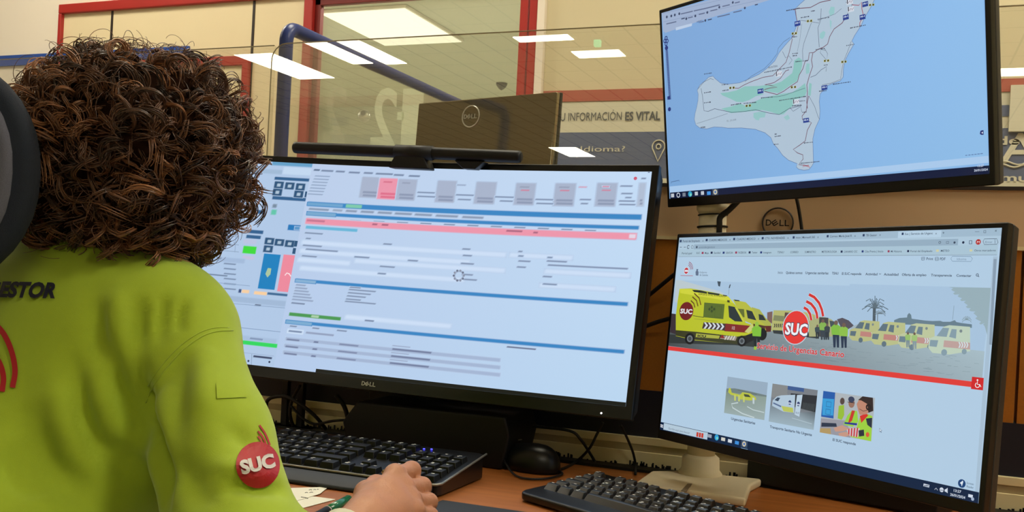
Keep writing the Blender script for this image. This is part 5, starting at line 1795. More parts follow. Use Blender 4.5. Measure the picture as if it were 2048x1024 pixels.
# keyboard under the wide monitor
kbx1 = -0.515
kl, T, zt = keyboard('keyboard', 'black keyboard with palm rest in front of the wide monitor', (kbx1 - 0.46, 1.235), 0.0, 0.46, 0.15, 0.0165, 0.034, 0.006, M['kb_key'])
tr_ = MB()
pts = [(0.0, 0.1515), (0.452, 0.1515), (0.458, 0.149), (0.4615, 0.143), (0.4615, 0.004)]
tr_.tube([T(x, y, DZ + zt(y) + 0.0005) for x, y in pts], 0.0016, 8)
tr_.obj('silver_trim', M['silver'], kl, smooth=True)
pm = MB()
pm.add([T(x, y, DZ + z) for (y, z) in ((0.1535, 0.0155), (0.168, 0.011), (0.180, 0.005), (0.181, 0.0005), (0.1535, 0.0005)) for x in (0.0, 0.455)],
       [(0, 2, 3, 1), (2, 4, 5, 3), (4, 6, 7, 5), (6, 8, 9, 7), (8, 0, 1, 9), (0, 8, 6, 4, 2), (1, 3, 5, 7, 9)])
pm.obj('palm_rest', M['palm'], kl, bevel=0.003)
for k, (px, py) in enumerate(((848, 898), (863, 899))):
    q = at_z(px, py, DZ + 0.033)
    MB().lathe([(0.0001, 0), (0.0016, 0), (0.0014, 0.0012), (0.0001, 0.0014)], (q[0], q[1], DZ + zt(1.235 - q[1]) + 0.0005), 10).obj('status_light', M['blue_led'], kl)

# second keyboard, lower right
rc_ = at_z(1197, 944, DZ + 0.022)
keyboard('keyboard', 'black keyboard lying askew in front of the cream stand', (rc_[0], rc_[1]), math.radians(-27), 0.44, 0.146, 0.012, 0.022, 0.03, M['kb_key_gloss'], slope=0.0062, front_gloss=True)


# mouse
def mouse(label, c, yaw, L=0.122, Wd=0.066, Hh=0.04):
    r = thing('computer_mouse', label, 'mouse', (c[0], c[1], DZ))
    cy_, sy_ = math.cos(yaw), math.sin(yaw)
    V, Fs = [], []
    nu, nv = 24, 12
    for j in range(nv + 1):
        ph = j / nv * math.pi / 2
        for i in range(nu):
            a = 2 * math.pi * i / nu
            k = abs(math.cos(a)) ** 0.8 * math.copysign(1, math.cos(a))
            m = abs(math.sin(a)) ** 0.9 * math.copysign(1, math.sin(a))
            e = math.cos(ph) ** 0.7
            x, y = L / 2 * k * e, Wd / 2 * m * e * (1 - 0.1 * math.cos(2 * a))
            z = Hh * math.sin(ph) ** 0.8 * (1 - 0.18 * (x / L * 2) + 0.0)
            V.append((c[0] + x * cy_ - y * sy_, c[1] + x * sy_ + y * cy_, DZ + 0.001 + max(0, z)))
    for j in range(nv):
        for i in range(nu):
            Fs.append((j * nu + i, j * nu + (i + 1) % nu, (j + 1) * nu + (i + 1) % nu, (j + 1) * nu + i))
    Fs.append(tuple(range(nu))[::-1])
    MB().add(V, Fs).obj('shell', M['bezel'], r, smooth=True)
    f = np.array([cy_, sy_, 0])
    MB().lathe([(0.0001, -0.003), (0.009, -0.003), (0.0095, 0), (0.009, 0.003), (0.0001, 0.003)], (c[0] + f[0] * L * 0.26, c[1] + f[1] * L * 0.26, DZ + 0.029), 16, axis='y').obj('scroll_wheel', M['dark_grey'], r, smooth=True)
    g_ = [(c[0] + f[0] * L * t, c[1] + f[1] * L * t, DZ + 0.001 + h_) for t, h_ in ((0.1, 0.0395), (0.2, 0.0365), (0.3, 0.031), (0.4, 0.022))]
    MB().tube(g_, 0.0008, 5).obj('button_split', M['silver'], r)
    return r


mc = at_z(1054, 912, DZ + 0.018)
mouse('black computer mouse resting at the back of the desk', mc, math.radians(160), 0.116, 0.062, 0.036)


def cable(pts, rad, label, n=8, mat='rubber'):
    return tag(MB().tube(spline(pts, n), rad, 8).obj('cable', M[mat], smooth=True), label, 'cable')


zc_ = DZ + 0.003
cable([at_z(960, 905, DZ + 0.006), at_z(975, 893, DZ + 0.022), at_z(994, 897, DZ + 0.024), at_z(1010, 925, DZ + 0.012), at_z(1030, 950, zc_), at_z(1060, 958, zc_), at_z(1100, 956, zc_), at_z(1124, 948, zc_), at_z(1118, 942, zc_)], 0.0016, 'mouse cable looping in front of the mouse')
cable([at_z(938, 905, zc_), at_z(958, 922, zc_), at_z(985, 925, zc_)], 0.0022, 'short black cable behind the corner of the first keyboard')
cable([at_y(1030, 850, 1.40), at_y(1080, 854, 1.40), at_y(1140, 862, 1.405), at_y(1162, 880, 1.41), at_y(1185, 915, 1.43), at_y(1194, 932, 1.43)], 0.0022, 'black cable running right from the monitor base and down to the brush strip')
cable([at_y(1206, 845, 1.40), at_y(1194, 868, 1.402), at_y(1178, 898, 1.405), at_z(1150, 925, zc_), at_z(1120, 939, zc_), at_z(1095, 941, zc_)], 0.0022, 'black cable dropping from the wide monitor to the desk behind the mouse')
cable([at_y(1242, 850, 1.40), at_y(1256, 880, 1.41), at_y(1266, 905, 1.42), at_y(1271, 930, 1.43), at_z(1271, 948, zc_)], 0.0020, 'black cable hanging left of the cream stand base')
cable([at_y(548, 850, 1.41), at_y(533, 815, 1.405), at_y(540, 797, 1.40), at_y(570, 793, 1.40), at_y(600, 808, 1.40), at_y(630, 832, 1.405), at_y(652, 858, 1.42)], 0.0032, 'thick black cable loop under the left half of the wide monitor')
cable([at_y(600, 770, 1.40), at_y(584, 800, 1.402), at_y(580, 830, 1.405), at_y(590, 858, 1.42), at_y(604, 866, 1.43)], 0.003, 'black cable curving down beside the cable riser')
cable([at_y(582, 812, 1.398), at_y(605, 836, 1.40), at_y(630, 848, 1.402), at_y(665, 842, 1.405), at_y(706, 839, 1.41)], 0.0022, 'thin black cable sagging towards the monitor base')
cable([at_y(672, 790, 1.40), at_y(688, 812, 1.405), at_y(696, 840, 1.41), at_y(697, 868, 1.43)], 0.0038, 'thick black cable falling from the wide monitor left of its base')
cable([at_z(700, 950, DZ + 0.004), at_z(690, 953, DZ + 0.004)], 0.001, 'short cable end')if False else None
cable([at_y(1262, 618, 1.43), at_y(1290, 597, 1.425), at_y(1318, 574, 1.42), at_y(1352, 546, 1.41)], 0.0032, 'upper of two black cables crossing the mustard panel between the monitors')
cable([at_y(1262, 664, 1.43), at_y(1290, 653, 1.43), at_y(1318, 643, 1.425), at_y(1352, 634, 1.42)], 0.0032, 'lower of two black cables crossing the mustard panel between the monitors')
# riser with two black legs under the left part of the wide monitor
rs = thing('cable_riser', 'black two-legged cable riser against the partition, left of the monitor base', 'cable riser', (-0.955, 1.428, DZ))
for px in (574, 605):
    a_, b_ = at_y(px, 755, 1.425), at_y(px - 4, 846, 1.425)
    MB().box((a_[0] - 0.006, 1.42, DZ + 0.004), (a_[0] + 0.006, 1.43, 0.86)).obj('leg', M['black'], rs, bevel=0.001)
a_ = at_y(590, 848, 1.425)
MB().box((a_[0] - 0.04, 1.413, DZ), (a_[0] + 0.04, 1.439, DZ + 0.004)).obj('foot', M['black'], rs)
MB().box((a_[0] - 0.022, 1.42, 0.835), (a_[0] + 0.022, 1.43, 0.86)).obj('crossbar', M['black'], rs)

# dark mat, papers, pen
a_, b_ = at_z(866, 1000, DZ), at_z(1012, 1024, DZ)
tag(MB().box((-0.505, 0.86, DZ), (-0.33, a_[1], DZ + 0.002)).obj('desk_mat', M['palm'], bevel=0.0008), 'flat dark mat beside the right hand at the bottom edge of the frame', 'mat')


def paper(label, px, z, marks):
    q = [at_z(*p, z) for p in px]
    o = tag(MB().prism(q, (0, 0, 0.0004)).obj('paper_note', M['paper']), label, 'paper')
    t = MB()
    for (a, b, w) in marks:
        t.tube([at_z(*a, z + 0.0007), at_z((a[0] + b[0]) / 2, (a[1] + b[1]) / 2 - .8, z + 0.0007), at_z(*b, z + 0.0007)], w, 4)
    if marks:
        t.obj('handwriting', M['ink'], o)
    return o


paper('lower paper note with a bare pointed corner, next to the pen', [(560, 985), (671, 999), (600, 1018), (520, 1010)], DZ + 0.0006, [])
paper('upper paper note with a few handwritten marks, beside the palm rest', [(540, 978), (657, 974), (640, 988), (590, 1003), (520, 995)], DZ + 0.0012,
      [((618, 980), (624, 980), .0003), ((627, 979.6), (632, 979.4), .0003), ((634, 979), (637, 978.8), .0003), ((610, 985.6), (616, 985.4), .0003), ((619, 985.2), (626, 984.8), .0003), ((602, 994), (616, 997), .0004)])
pn = thing('pen', 'green ballpoint pen lying beside the wrist', 'pen', at_z(660, 1015, DZ))
p1, p2 = at_z(698, 998, DZ + 0.006), at_z(655, 1021, DZ + 0.006)
dpn = (p2 - p1) / np.linalg.norm(p2 - p1)
M['pen_green'] = pmat('pen_green', (16, 110, 66), 0.25, coat=0.4)
MB().tube([p1, p1 + dpn * 0.002, p2], [0.003, 0.0052, 0.0052], 16).obj('cap', M['pen_green'], pn, smooth=True)
MB().tube([p2, p2 + dpn * 0.0015], 0.0056, 16).obj('ring', M['logo_silver'], pn, smooth=True)
MB().tube([p2 + dpn * 0.0015, p2 + dpn * 0.06, p2 + dpn * 0.075], [0.0052, 0.005, 0.001], 16).obj('barrel', M['black'], pn, smooth=True)

bx_ = thing('dark_box', 'low dark box on the desk behind the lower right monitor', 'box', (-0.05, 1.395, DZ))  # dark box put in for the dark strip below the monitor
MB().prism([(-0.188, 1.418, DZ + 0.002), (0.06, 1.338, DZ + 0.002), (0.085, 1.40, DZ + 0.002), (-0.165, 1.436, DZ + 0.002)], (0, 0, 0.052)).obj('case', M['black'], bx_, bevel=0.003)
for x, y in ((-0.15, 1.418), (0.05, 1.355), (0.06, 1.39)):
    MB().lathe([(0.0001, 0), (0.006, 0), (0.006, 0.003), (0.0001, 0.003)], (x, y, DZ), 10).obj('rubber_foot', M['rubber'], bx_)
# ================================================================= THE SEATED PERSON
def sd_cone(P, a, b, ra, rb):
    a, b = np.array(a, float), np.array(b, float)
    d = b - a
    t = np.clip(((P - a) @ d) / (d @ d), 0, 1)
    q = P - a - t[..., None] * d
    return np.sqrt((q * q).sum(-1)) - (ra + (rb - ra) * t)


def sd_ell(P, c, r):
    r = np.array(r, float)
    q = (P - np.array(c, float))
    k0 = np.sqrt(((q / r) ** 2).sum(-1))
    k1 = np.sqrt(((q / r ** 2) ** 2).sum(-1)) + 1e-9
    return k0 * (k0 - 1) / k1


def smin(a, b, k):
    h = np.maximum(k - np.abs(a - b), 0) / k
    return np.minimum(a, b) - h * h * k * 0.25


def surface_nets(f, lo, hi, s):
    lo, hi = np.array(lo, float), np.array(hi, float)
    n = np.ceil((hi - lo) / s).astype(int) + 1
    ax = [lo[i] + s * np.arange(n[i]) for i in range(3)]
    G = np.stack(np.meshgrid(*ax, indexing='ij'), -1)
    V = np.empty(n)
    for i in range(n[0]):
        V[i] = f(G[i])
    ins = V < 0
    c = n - 1
    acc, cnt = np.zeros((*c, 3)), np.zeros(c)
    corners = [(i, j, k) for i in (0, 1) for j in (0, 1) for k in (0, 1)]

    def sl(o):
        return tuple(slice(o[i], o[i] + c[i]) for i in range(3))
    for a in corners:
        for x in range(3):
            if a[x] == 1:
                continue
            b = tuple(1 if i == x else a[i] for i in range(3))
            va, vb = V[sl(a)], V[sl(b)]
            m = (va < 0) != (vb < 0)
            t = np.where(m, va / np.where(m, va - vb, 1), 0)
            p = np.zeros((*c, 3))
            for i in range(3):
                p[..., i] = a[i]
            p[..., x] += t
            acc += p * m[..., None]
            cnt += m
    act = cnt > 0
    idx = -np.ones(c, int)
    idx[act] = np.arange(act.sum())
    I = np.argwhere(act)
    verts = lo + s * (I + acc[act] / cnt[act][:, None])
    faces = []
    for x in range(3):
        y, z = (x + 1) % 3, (x + 2) % 3
        s0 = [slice(None)] * 3
        s1 = [slice(None)] * 3
        s0[x], s1[x] = slice(0, n[x] - 1), slice(1, n[x])
        A, B = ins[tuple(s0)], ins[tuple(s1)]
        ch = A != B
        E = np.argwhere(ch)
        ok = (E[:, y] > 0) & (E[:, z] > 0) & (E[:, y] < c[y]) & (E[:, z] < c[z])
        E = E[ok]
        flip = A[tuple(E.T)]
        q = []
        for dy, dz in ((-1, -1), (0, -1), (0, 0), (-1, 0)):
            e = E.copy()
            e[:, y] += dy
            e[:, z] += dz
            q.append(idx[tuple(e.T)])
        Q = np.stack(q, -1)
        Q[~flip] = Q[~flip][:, ::-1]
        faces.append(Q)
    return verts, np.concatenate(faces)


def smooth_verts(V, Q, it=2, lam=0.5):
    e = np.concatenate([Q[:, [0, 1]], Q[:, [1, 2]], Q[:, [2, 3]], Q[:, [3, 0]]])
    for _ in range(it):
        acc, cnt = np.zeros_like(V), np.zeros(len(V))
        for a, b in ((0, 1), (1, 0)):
            np.add.at(acc, e[:, a], V[e[:, b]])
            np.add.at(cnt, e[:, a], 1)
        V = V + lam * (acc / np.maximum(cnt, 1)[:, None] - V)
    return V


def fast_mesh(name, V, Q, mat, parent=None, smooth=True):
    off = WL[parent.name] if parent is not None else np.zeros(3)
    me = bpy.data.meshes.new(name)
    k = Q.shape[1]
    me.vertices.add(len(V))
    me.vertices.foreach_set('co', (V - off).astype(np.float32).ravel())
    me.loops.add(Q.size)
    me.loops.foreach_set('vertex_index', Q.astype(np.int32).ravel())
    me.polygons.add(len(Q))
    me.polygons.foreach_set('loop_start', np.arange(0, Q.size, k, dtype=np.int32))
    me.update(calc_edges=True)
    me.validate()
    if smooth:
        me.polygons.foreach_set('use_smooth', [True] * len(me.polygons))
    me.materials.append(mat)
    o = bpy.data.objects.new(name, me)
    COL.objects.link(o)
    if parent is not None:
        o.parent = parent
        WL[o.name] = off
    return o


def skin_mat():
    m = pmat('skin', (186, 128, 92), 0.48, noise=0.12, nscale=55, bump=0.25, bscale=420)
    b = m.node_tree.nodes['Principled BSDF']
    b.inputs['Subsurface Weight'].default_value = 0.12
    b.inputs['Subsurface Radius'].default_value = (0.01, 0.004, 0.002)
    return m


M['skin'] = skin_mat()
M['lime'] = pmat('lime_fabric', (152, 176, 28), 0.85, noise=0.05, nscale=120, bump=0.15, bscale=1500, sheen=0.2)
M['lime_print_red'] = pmat('print_red', (166, 14, 26), 0.6)
M['print_navy'] = pmat('print_navy', (16, 18, 40), 0.6)
M['print_grey'] = pmat('print_grey', (196, 192, 186), 0.6)
M['navy_cloth'] = pmat('navy_cloth', (22, 26, 48), 0.85, noise=0.1, nscale=200)
M['shoe'] = pmat('black_shoe', (14, 14, 15), 0.5)
M['chair_fabric'] = pmat('chair_fabric', (24, 26, 22), 0.95, noise=0.35, nscale=900, bump=0.4, bscale=1400)
M['chair_rim'] = pmat('chair_rim', (88, 90, 104), 0.9, noise=0.25, nscale=900, bump=0.3, bscale=1400)
M['chair_shell'] = pmat('chair_shell', (22, 30, 44), 0.95, noise=0.3, nscale=800, bump=0.4, bscale=1400)

BXc = -0.79                                    # the person faces the wide monitor, square to the desk
SH = at_depth(370, 672, 0.965)                 # right shoulder joint
EL = at_depth(507, 1225, 0.80)                 # right elbow
WR = at_depth(735, 1047, 0.955)                # right wrist
SHL = np.array([2 * BXc - SH[0], SH[1], SH[2]])
ELL, WRL = np.array([-1.05, 0.70, 0.80]), np.array([-0.93, 0.90, 0.775])
NK = np.array([BXc, 0.80, 1.0])
HC = np.array([-0.782, 0.84, 1.118])           # middle of the head
CUFF = EL + (WR - EL) * 0.6
CUFFL = ELL + (WRL - ELL) * 0.72


def torso(P, g=0.0):
    d = sd_ell(P, (BXc, 0.765, 0.86), (0.158 + g, 0.108 + g, 0.165 + g))
    d = smin(d, sd_cone(P, SH + (-0.02, 0, 0.0), SHL + (0.02, 0, 0.0), 0.05 + g, 0.05 + g), 0.07)
    d = smin(d, sd_cone(P, NK + (0, -0.005, -0.02), SH + (-0.03, 0, 0.01), 0.056 + g, 0.044 + g), 0.05)
    d = smin(d, sd_cone(P, NK + (0, -0.005, -0.02), SHL + (0.03, 0, 0.01), 0.056 + g, 0.044 + g), 0.05)
    d = smin(d, sd_ell(P, (BXc, 0.655, 0.66), (0.155 + g, 0.108 + g, 0.2 + g)), 0.09)
    d = smin(d, sd_ell(P, (BXc, 0.58, 0.53), (0.18 + g, 0.145 + g, 0.11 + g)), 0.08)
    return d


def shirt_f(P):
    d = torso(P, 0.006)
    for S, E_, C in ((SH, EL, CUFF), (SHL, ELL, CUFFL)):
        U_ = S + (E_ - S) * 0.42
        a = smin(sd_cone(P, S, U_, 0.047, 0.0535), sd_cone(P, U_, E_, 0.0535, 0.0605), 0.02)
        a = smin(a, sd_cone(P, E_, C, 0.060, 0.040), 0.03)
        d = smin(d, a, 0.022)
    # standing collar
    q = P - NK - np.array([0, 0.006, 0.012])
    rr = np.sqrt(q[..., 0] ** 2 + (q[..., 1] * 1.0) ** 2)
    col = np.maximum(np.abs(rr - (0.060 - 0.12 * np.clip(q[..., 2], -0.02, 0.05))) - 0.0055, np.abs(q[..., 2]) - 0.026)
    d = smin(d, col, 0.012)
    # hem, cuffs and neck opening
    d = np.maximum(d, 0.50 - P[..., 2])
    for E_, C in ((EL, CUFF), (ELL, CUFFL)):
        ax_ = (C - E_) / np.linalg.norm(C - E_)
        near = np.sqrt(((P - C) ** 2).sum(-1)) < 0.09
        d = np.where(near, np.maximum(d, (P - C) @ ax_), d)
    hole = sd_cone(P, NK + (0, 0.006, -0.01), NK + (0, 0.012, 0.08), 0.053, 0.05)
    return np.maximum(d, -hole)


per = thing('person', 'person with curly brown hair in a lime yellow work shirt, seated at the desk', 'person', (BXc, 0.58, 0.46))
sv, sq = surface_nets(shirt_f, (-1.16, 0.40, 0.47), (-0.40, 1.0, 1.06), 0.0055)
sv = smooth_verts(sv, sq, 3, 0.5)


def tree_of(V, Q):
    return BVHTree.FromPolygons([tuple(p) for p in V], [tuple(map(int, q)) for q in Q])


def cast(tree, px, py, lift=0.0):
    r = ray(px, py)
    r = r / np.linalg.norm(r)
    hit = tree.ray_cast(Vector(EYE), Vector(r), 4.0)
    if hit[0] is None:
        return None
    return np.array(hit[0]) - r * lift


tree = tree_of(sv, sq)
# folds of the cloth: valleys (-) and ridges (+) along lines, with their half width and height
FOLDS = [([(201, 592), (200, 640), (198, 690), (204, 740)], 0.011, -0.0065), ([(226, 580), (219, 640), (214, 690)], 0.010, 0.0045),
         ([(288, 590), (281, 630), (275, 673), (268, 710)], 0.009, -0.0065), ([(303, 590), (296, 640), (290, 690)], 0.006, 0.0035),
         ([(333, 587), (327, 620), (319, 655), (308, 690)], 0.0075, -0.0055), ([(348, 590), (342, 630), (334, 665)], 0.0055, 0.003),
         ([(370, 596), (363, 620), (355, 642), (342, 664)], 0.007, -0.005), ([(385, 600), (378, 630), (368, 655)], 0.005, 0.0025),
         ([(218, 700), (228, 745), (247, 800), (270, 855), (290, 895)], 0.010, -0.009), ([(240, 720), (256, 775), (275, 830)], 0.008, 0.005),
         ([(268, 720), (276, 770), (285, 815), (292, 860), (304, 905), (322, 960), (330, 1020)], 0.009, -0.013),
         ([(150, 700), (158, 760), (170, 820), (200, 880), (245, 930), (290, 965)], 0.013, -0.008), ([(180, 720), (195, 790), (225, 850), (262, 900)], 0.011, 0.005),
         ([(52, 800), (75, 860), (110, 920), (160, 968), (200, 1000)], 0.020, -0.011), ([(105, 760), (118, 830), (150, 900), (205, 950)], 0.014, 0.006),
         ([(0, 880), (40, 940), (80, 1000)], 0.02, -0.008), ([(175, 880), (225, 905), (285, 935)], 0.007, -0.005),
         ([(375, 700), (362, 760), (352, 830), (350, 900)], 0.013, -0.005), ([(410, 690), (402, 760), (398, 830)], 0.014, 0.004),
         ([(440, 960), (500, 968), (560, 974), (600, 988)], 0.008, -0.006), ([(430, 930), (490, 945), (555, 950)], 0.008, 0.004),
         ([(330, 900), (380, 960), (430, 1010)], 0.012, -0.005), ([(300, 800), (318, 770), (345, 735), (380, 700)], 0.004, -0.0022), ([(455, 850), (490, 880), (515, 900)], 0.008, -0.003)]
for pts, wd, amp in FOLDS:
    dense = []
    for (x0, y0), (x1, y1) in zip(pts[:-1], pts[1:]):
        for t in np.linspace(0, 1, 8, endpoint=False):
            p = cast(tree, x0 + (x1 - x0) * t, y0 + (y1 - y0) * t)
            if p is not None:
                dense.append(p)
    p = cast(tree, *pts[-1])
    if p is not None:
        dense.append(p)
    if len(dense) < 3:
        continue
    Dn = np.array(dense)
    d2 = np.full(len(sv), 9.0)
    wi = np.zeros(len(sv), int)
    for i, q in enumerate(Dn):
        e = ((sv - q) ** 2).sum(1)
        m = e < d2
        d2[m] = e[m]
        wi[m] = i
    tt = wi / max(1, len(Dn) - 1)
    fade = np.sin(np.pi * np.clip(tt * 0.94 + 0.03, 0, 1)) ** 0.8
    w_ = np.exp(-d2 / (1.15 * wd) ** 2) * fade * amp * 1.9
    # along the surface normal
    nrm = np.zeros_like(sv)
    a, b, c = sv[sq[:, 0]], sv[sq[:, 1]], sv[sq[:, 2]]
    fn = np.cross(b - a, c - a)
    for k in range(4):
        np.add.at(nrm, sq[:, k], fn)
    nrm /= np.linalg.norm(nrm, axis=1)[:, None] + 1e-12
    sv = sv + nrm * w_[:, None]
sv = smooth_verts(sv, sq, 2, 0.35)
tree = tree_of(sv, sq)


# ---- body: head, neck, arms, hands in one mesh
def head_f(P):
    d = sd_ell(P, HC, (0.074, 0.092, 0.10))
    d = smin(d, sd_ell(P, HC + (0, 0.045, -0.055), (0.052, 0.05, 0.06)), 0.04)       # jaw
    d = smin(d, sd_ell(P, HC + (0, 0.093, -0.022), (0.011, 0.017, 0.022)), 0.012)    # nose
    for s in (-1, 1):
        d = smin(d, sd_ell(P, HC + (0.078 * s, 0.0, -0.02), (0.008, 0.02, 0.032)), 0.006)   # ears
        d = np.maximum(d, -sd_ell(P, HC + (0.031 * s, 0.095, 0.004), (0.016, 0.012, 0.01)))  # eye sockets
        d = smin(d, sd_ell(P, HC + (0.031 * s, 0.078, 0.003), (0.0125, 0.0115, 0.0115)), 0.003)
        d = smin(d, sd_ell(P, HC + (0.031 * s, 0.086, 0.021), (0.02, 0.007, 0.005)), 0.008)
    d = smin(d, sd_ell(P, HC + (0, 0.088, -0.054), (0.022, 0.008, 0.0055)), 0.004)   # lips
    d = smin(d, sd_ell(P, HC + (0, 0.087, -0.064), (0.019, 0.008, 0.0055)), 0.004)
    d = smin(d, sd_cone(P, NK + (0, 0, -0.04), HC + (0, -0.015, -0.05), 0.05, 0.05), 0.03)
    return d


def limb_f(P):
    d = torso(P, -0.03)
    for S, E_, W in ((SH, EL, WR), (SHL, ELL, WRL)):
        d = smin(d, sd_cone(P, S + (0, 0, -0.02), E_, 0.033, 0.034), 0.02)
        d = smin(d, sd_cone(P, E_, W, 0.035, 0.0255), 0.02)
    return d


def body_f(P):
    return smin(head_f(P), limb_f(P), 0.02)


bv, bq = surface_nets(body_f, (-1.14, 0.40, 0.47), (-0.42, 1.0, 1.24), 0.0065)
bv = smooth_verts(bv, bq, 1, 0.3)


def hand_f(joints, W, fore):
    def f(P):
        d = sd_cone(P, fore, W, 0.0275, 0.0255)
        k = [np.array(j[0]) for j in joints[:4]]
        for i, (fi, ra) in enumerate(zip(joints[:4], (0.0108, 0.0108, 0.0102, 0.0095))):
            d = smin(d, sd_cone(P, W, fi[0], 0.0225 - 0.002 * abs(i - 1.5), ra), 0.012)
        for i in range(3):
            d = smin(d, sd_cone(P, k[i], k[i + 1], 0.0088, 0.0088), 0.008)
            d = smin(d, sd_cone(P, W * 0.4 + k[i] * 0.6, W * 0.4 + k[i + 1] * 0.6, 0.0135, 0.0135), 0.012)
        th = joints[4]
        d = smin(d, sd_cone(P, W * 0.6 + th[1] * 0.4, th[1], 0.019, 0.0135), 0.016)
        for fi, rs in zip(joints[:4], ((0.0100, 0.0094, 0.0084, 0.0074), (0.0100, 0.0095, 0.0085, 0.0074), (0.0096, 0.0090, 0.0080, 0.0070), (0.0088, 0.0082, 0.0072, 0.0062))):
            e = None
            for j in range(3):
                c = sd_cone(P, fi[j], fi[j + 1], rs[j] * 0.97, rs[j + 1])
                e = c if e is None else smin(e, c, 0.003)
            e = smin(e, np.sqrt(((P - fi[1]) ** 2).sum(-1)) - rs[1] * 1.06, 0.004)     # knuckle
            d = smin(d, e, 0.002)
            d = smin(d, np.sqrt(((P - fi[0] - (0, 0, 0.001)) ** 2).sum(-1)) - 0.0112, 0.004)
        e = smin(sd_cone(P, th[1], th[2], 0.0128, 0.0112), sd_cone(P, th[2], th[3], 0.0112, 0.0085), 0.004)
        return smin(d, e, 0.005)
    return f


A = at_depth
FING = [[A(790, 951, 1.030), A(823, 941, 1.064), A(824, 968, 1.076), A(800, 978, 1.062)],
        [A(807, 977, 1.022), A(844, 973, 1.056), A(844, 997, 1.066), A(822, 1003, 1.050)],
        [A(820, 1002, 1.010), A(857, 1004, 1.042), A(855, 1027, 1.050), A(836, 1031, 1.036)],
        [A(828, 1024, 0.996), A(860, 1032, 1.024), A(855, 1050, 1.028), A(838, 1052, 1.016)],
        [A(722, 1014, 0.985), A(734, 987, 1.020), A(752, 971, 1.050), A(786, 968, 1.066)]]
hv, hq = surface_nets(hand_f(FING, WR, WR + (EL - WR) * 0.3), (-0.60, 0.77, 0.70), (-0.40, 1.06, 0.84), 0.0021)
hv = smooth_verts(hv, hq, 1, 0.3)
# tendons and veins on the back of the hand
for i in range(4):
    a, b = WR + (FING[i][0] - WR) * 0.25 + (0, 0, 0.018), FING[i][0] + (0, 0, 0.009)
    for t in np.linspace(0, 1, 18):
        q = a + (b - a) * t
        e = ((hv - q) ** 2).sum(1)
        hv[:, 2] += np.exp(-e / 0.0032 ** 2) * 0.00035
# left hand: mirrored pose resting on the keyboard's left end
lf = np.array([0.05, 0.99, 0])
lf /= np.linalg.norm(lf)
lx = np.array([lf[1], -lf[0], 0])


def LP(x, y, z):
    return WRL + lx * x + lf * y + np.array([0, 0, z])


FL = []
for i, (x, ln) in enumerate(((0.026, 1.0), (0.007, 1.06), (-0.012, 1.0), (-0.029, 0.84))):
    FL.append([LP(x, 0.088 * (1 - .03 * i), 0.016), LP(x * 1.1, 0.088 + 0.036 * ln, 0.024), LP(x * 1.12, 0.088 + 0.058 * ln, 0.012), LP(x * 1.12, 0.088 + 0.068 * ln, -0.002)])
FL.append([LP(0.02, 0.02, 0), LP(0.042, 0.045, 0.0), LP(0.05, 0.075, -0.001), LP(0.046, 0.1, -0.003)])
gv, gq = surface_nets(hand_f(FL, WRL, WRL + (ELL - WRL) * 0.3), (-1.04, 0.80, 0.70), (-0.84, 1.08, 0.83), 0.003)
gv = smooth_verts(gv, gq, 1, 0.3)
V_ = np.concatenate([bv, hv, gv])
Q_ = np.concatenate([bq, hq + len(bv), gq + len(bv) + len(hv)])
body = fast_mesh('body', V_, Q_, M['skin'], per)
shirt = fast_mesh('shirt', sv, sq, M['lime'], per)
shirt['label'] = 'lime yellow long-sleeved work shirt'
# eyes, lips
M['eye_white'] = pmat('eye_white', (226, 222, 214), 0.3)
M['lips'] = pmat('lips', (158, 84, 74), 0.5)
for s in (-1, 1):
    c = HC + np.array([0.031 * s, 0.0805, 0.003])
    e = MB()
    e.lathe([(0.0001, 0.0095), (0.004, 0.009), (0.007, 0.0068), (0.009, 0.003), (0.0095, 0.0)], c, 18, axis='y')
    eo = e.obj('eye', M['eye_white'], per, smooth=True)
    e = MB()
    e.lathe([(0.0001, 0.0101), (0.0025, 0.0098), (0.0042, 0.0089), (0.0042, 0.008)], c, 16, axis='y')
    e.obj('iris', M['print_navy'], eo, smooth=True)
e = MB()
e.tube(spline([HC + np.array([x, 0.0945 - 12 * x * x, -0.0585 + 1.5 * x * x]) for x in (-0.02, -0.01, 0, 0.01, 0.02)], 5), 0.0038, 8)
e.obj('lips', M['lips'], per, smooth=True)

# prints and seams, laid on the cloth
def lay(mb, pts_px, faces, lift, mi=0):
    P = [cast(tree, x, y, lift) for x, y in pts_px]
    ok = [f for f in faces if all(P[i] is not None for i in f)]
    P = [p if p is not None else np.zeros(3) for p in P]
    if ok:
        used = sorted({i for f in ok for i in f})
        mp = {j: i for i, j in enumerate(used)}
        mb.add([P[i] for i in used], [[mp[i] for i in f] for f in ok], mi)


def lay_text(mb, txt, x0, y0, x1, y1, hpx, bold, shear=0.0, lift=0.0012, mi=0):
    V, T = text_shape(txt, bold, 3)
    w = V[:, 0].max()
    L_ = math.hypot(x1 - x0, y1 - y0)
    ux, uy = (x1 - x0) / L_, (y1 - y0) / L_
    pts = []
    for a, b in V:
        s_, t_ = a / w * L_ + shear * b / 0.7 * hpx, b / 0.7 * hpx
        pts.append((x0 + ux * s_ + uy * t_, y0 + uy * s_ - ux * t_))
    lay(mb, pts, T, lift, mi)


def lay_ribbon(mb, line, wpx, lift, mi=0):
    P = spline([(x, y, 0) for x, y in line], 6)
    P = [p[:2] for p in P]
    pts, fs = [], []
    for i, p in enumerate(P):
        d = P[min(i + 1, len(P) - 1)] - P[max(i - 1, 0)]
        d = d / np.linalg.norm(d)
        n_ = np.array([-d[1], d[0]]) * wpx / 2
        for k in (-1, 0, 1):
            pts.append(tuple(p + n_ * k))
    for i in range(len(P) - 1):
        for k in (0, 1):
            fs.append((3 * i + k, 3 * i + k + 1, 3 * i + 4 + k, 3 * i + 3 + k))
    lay(mb, pts, fs, lift, mi)


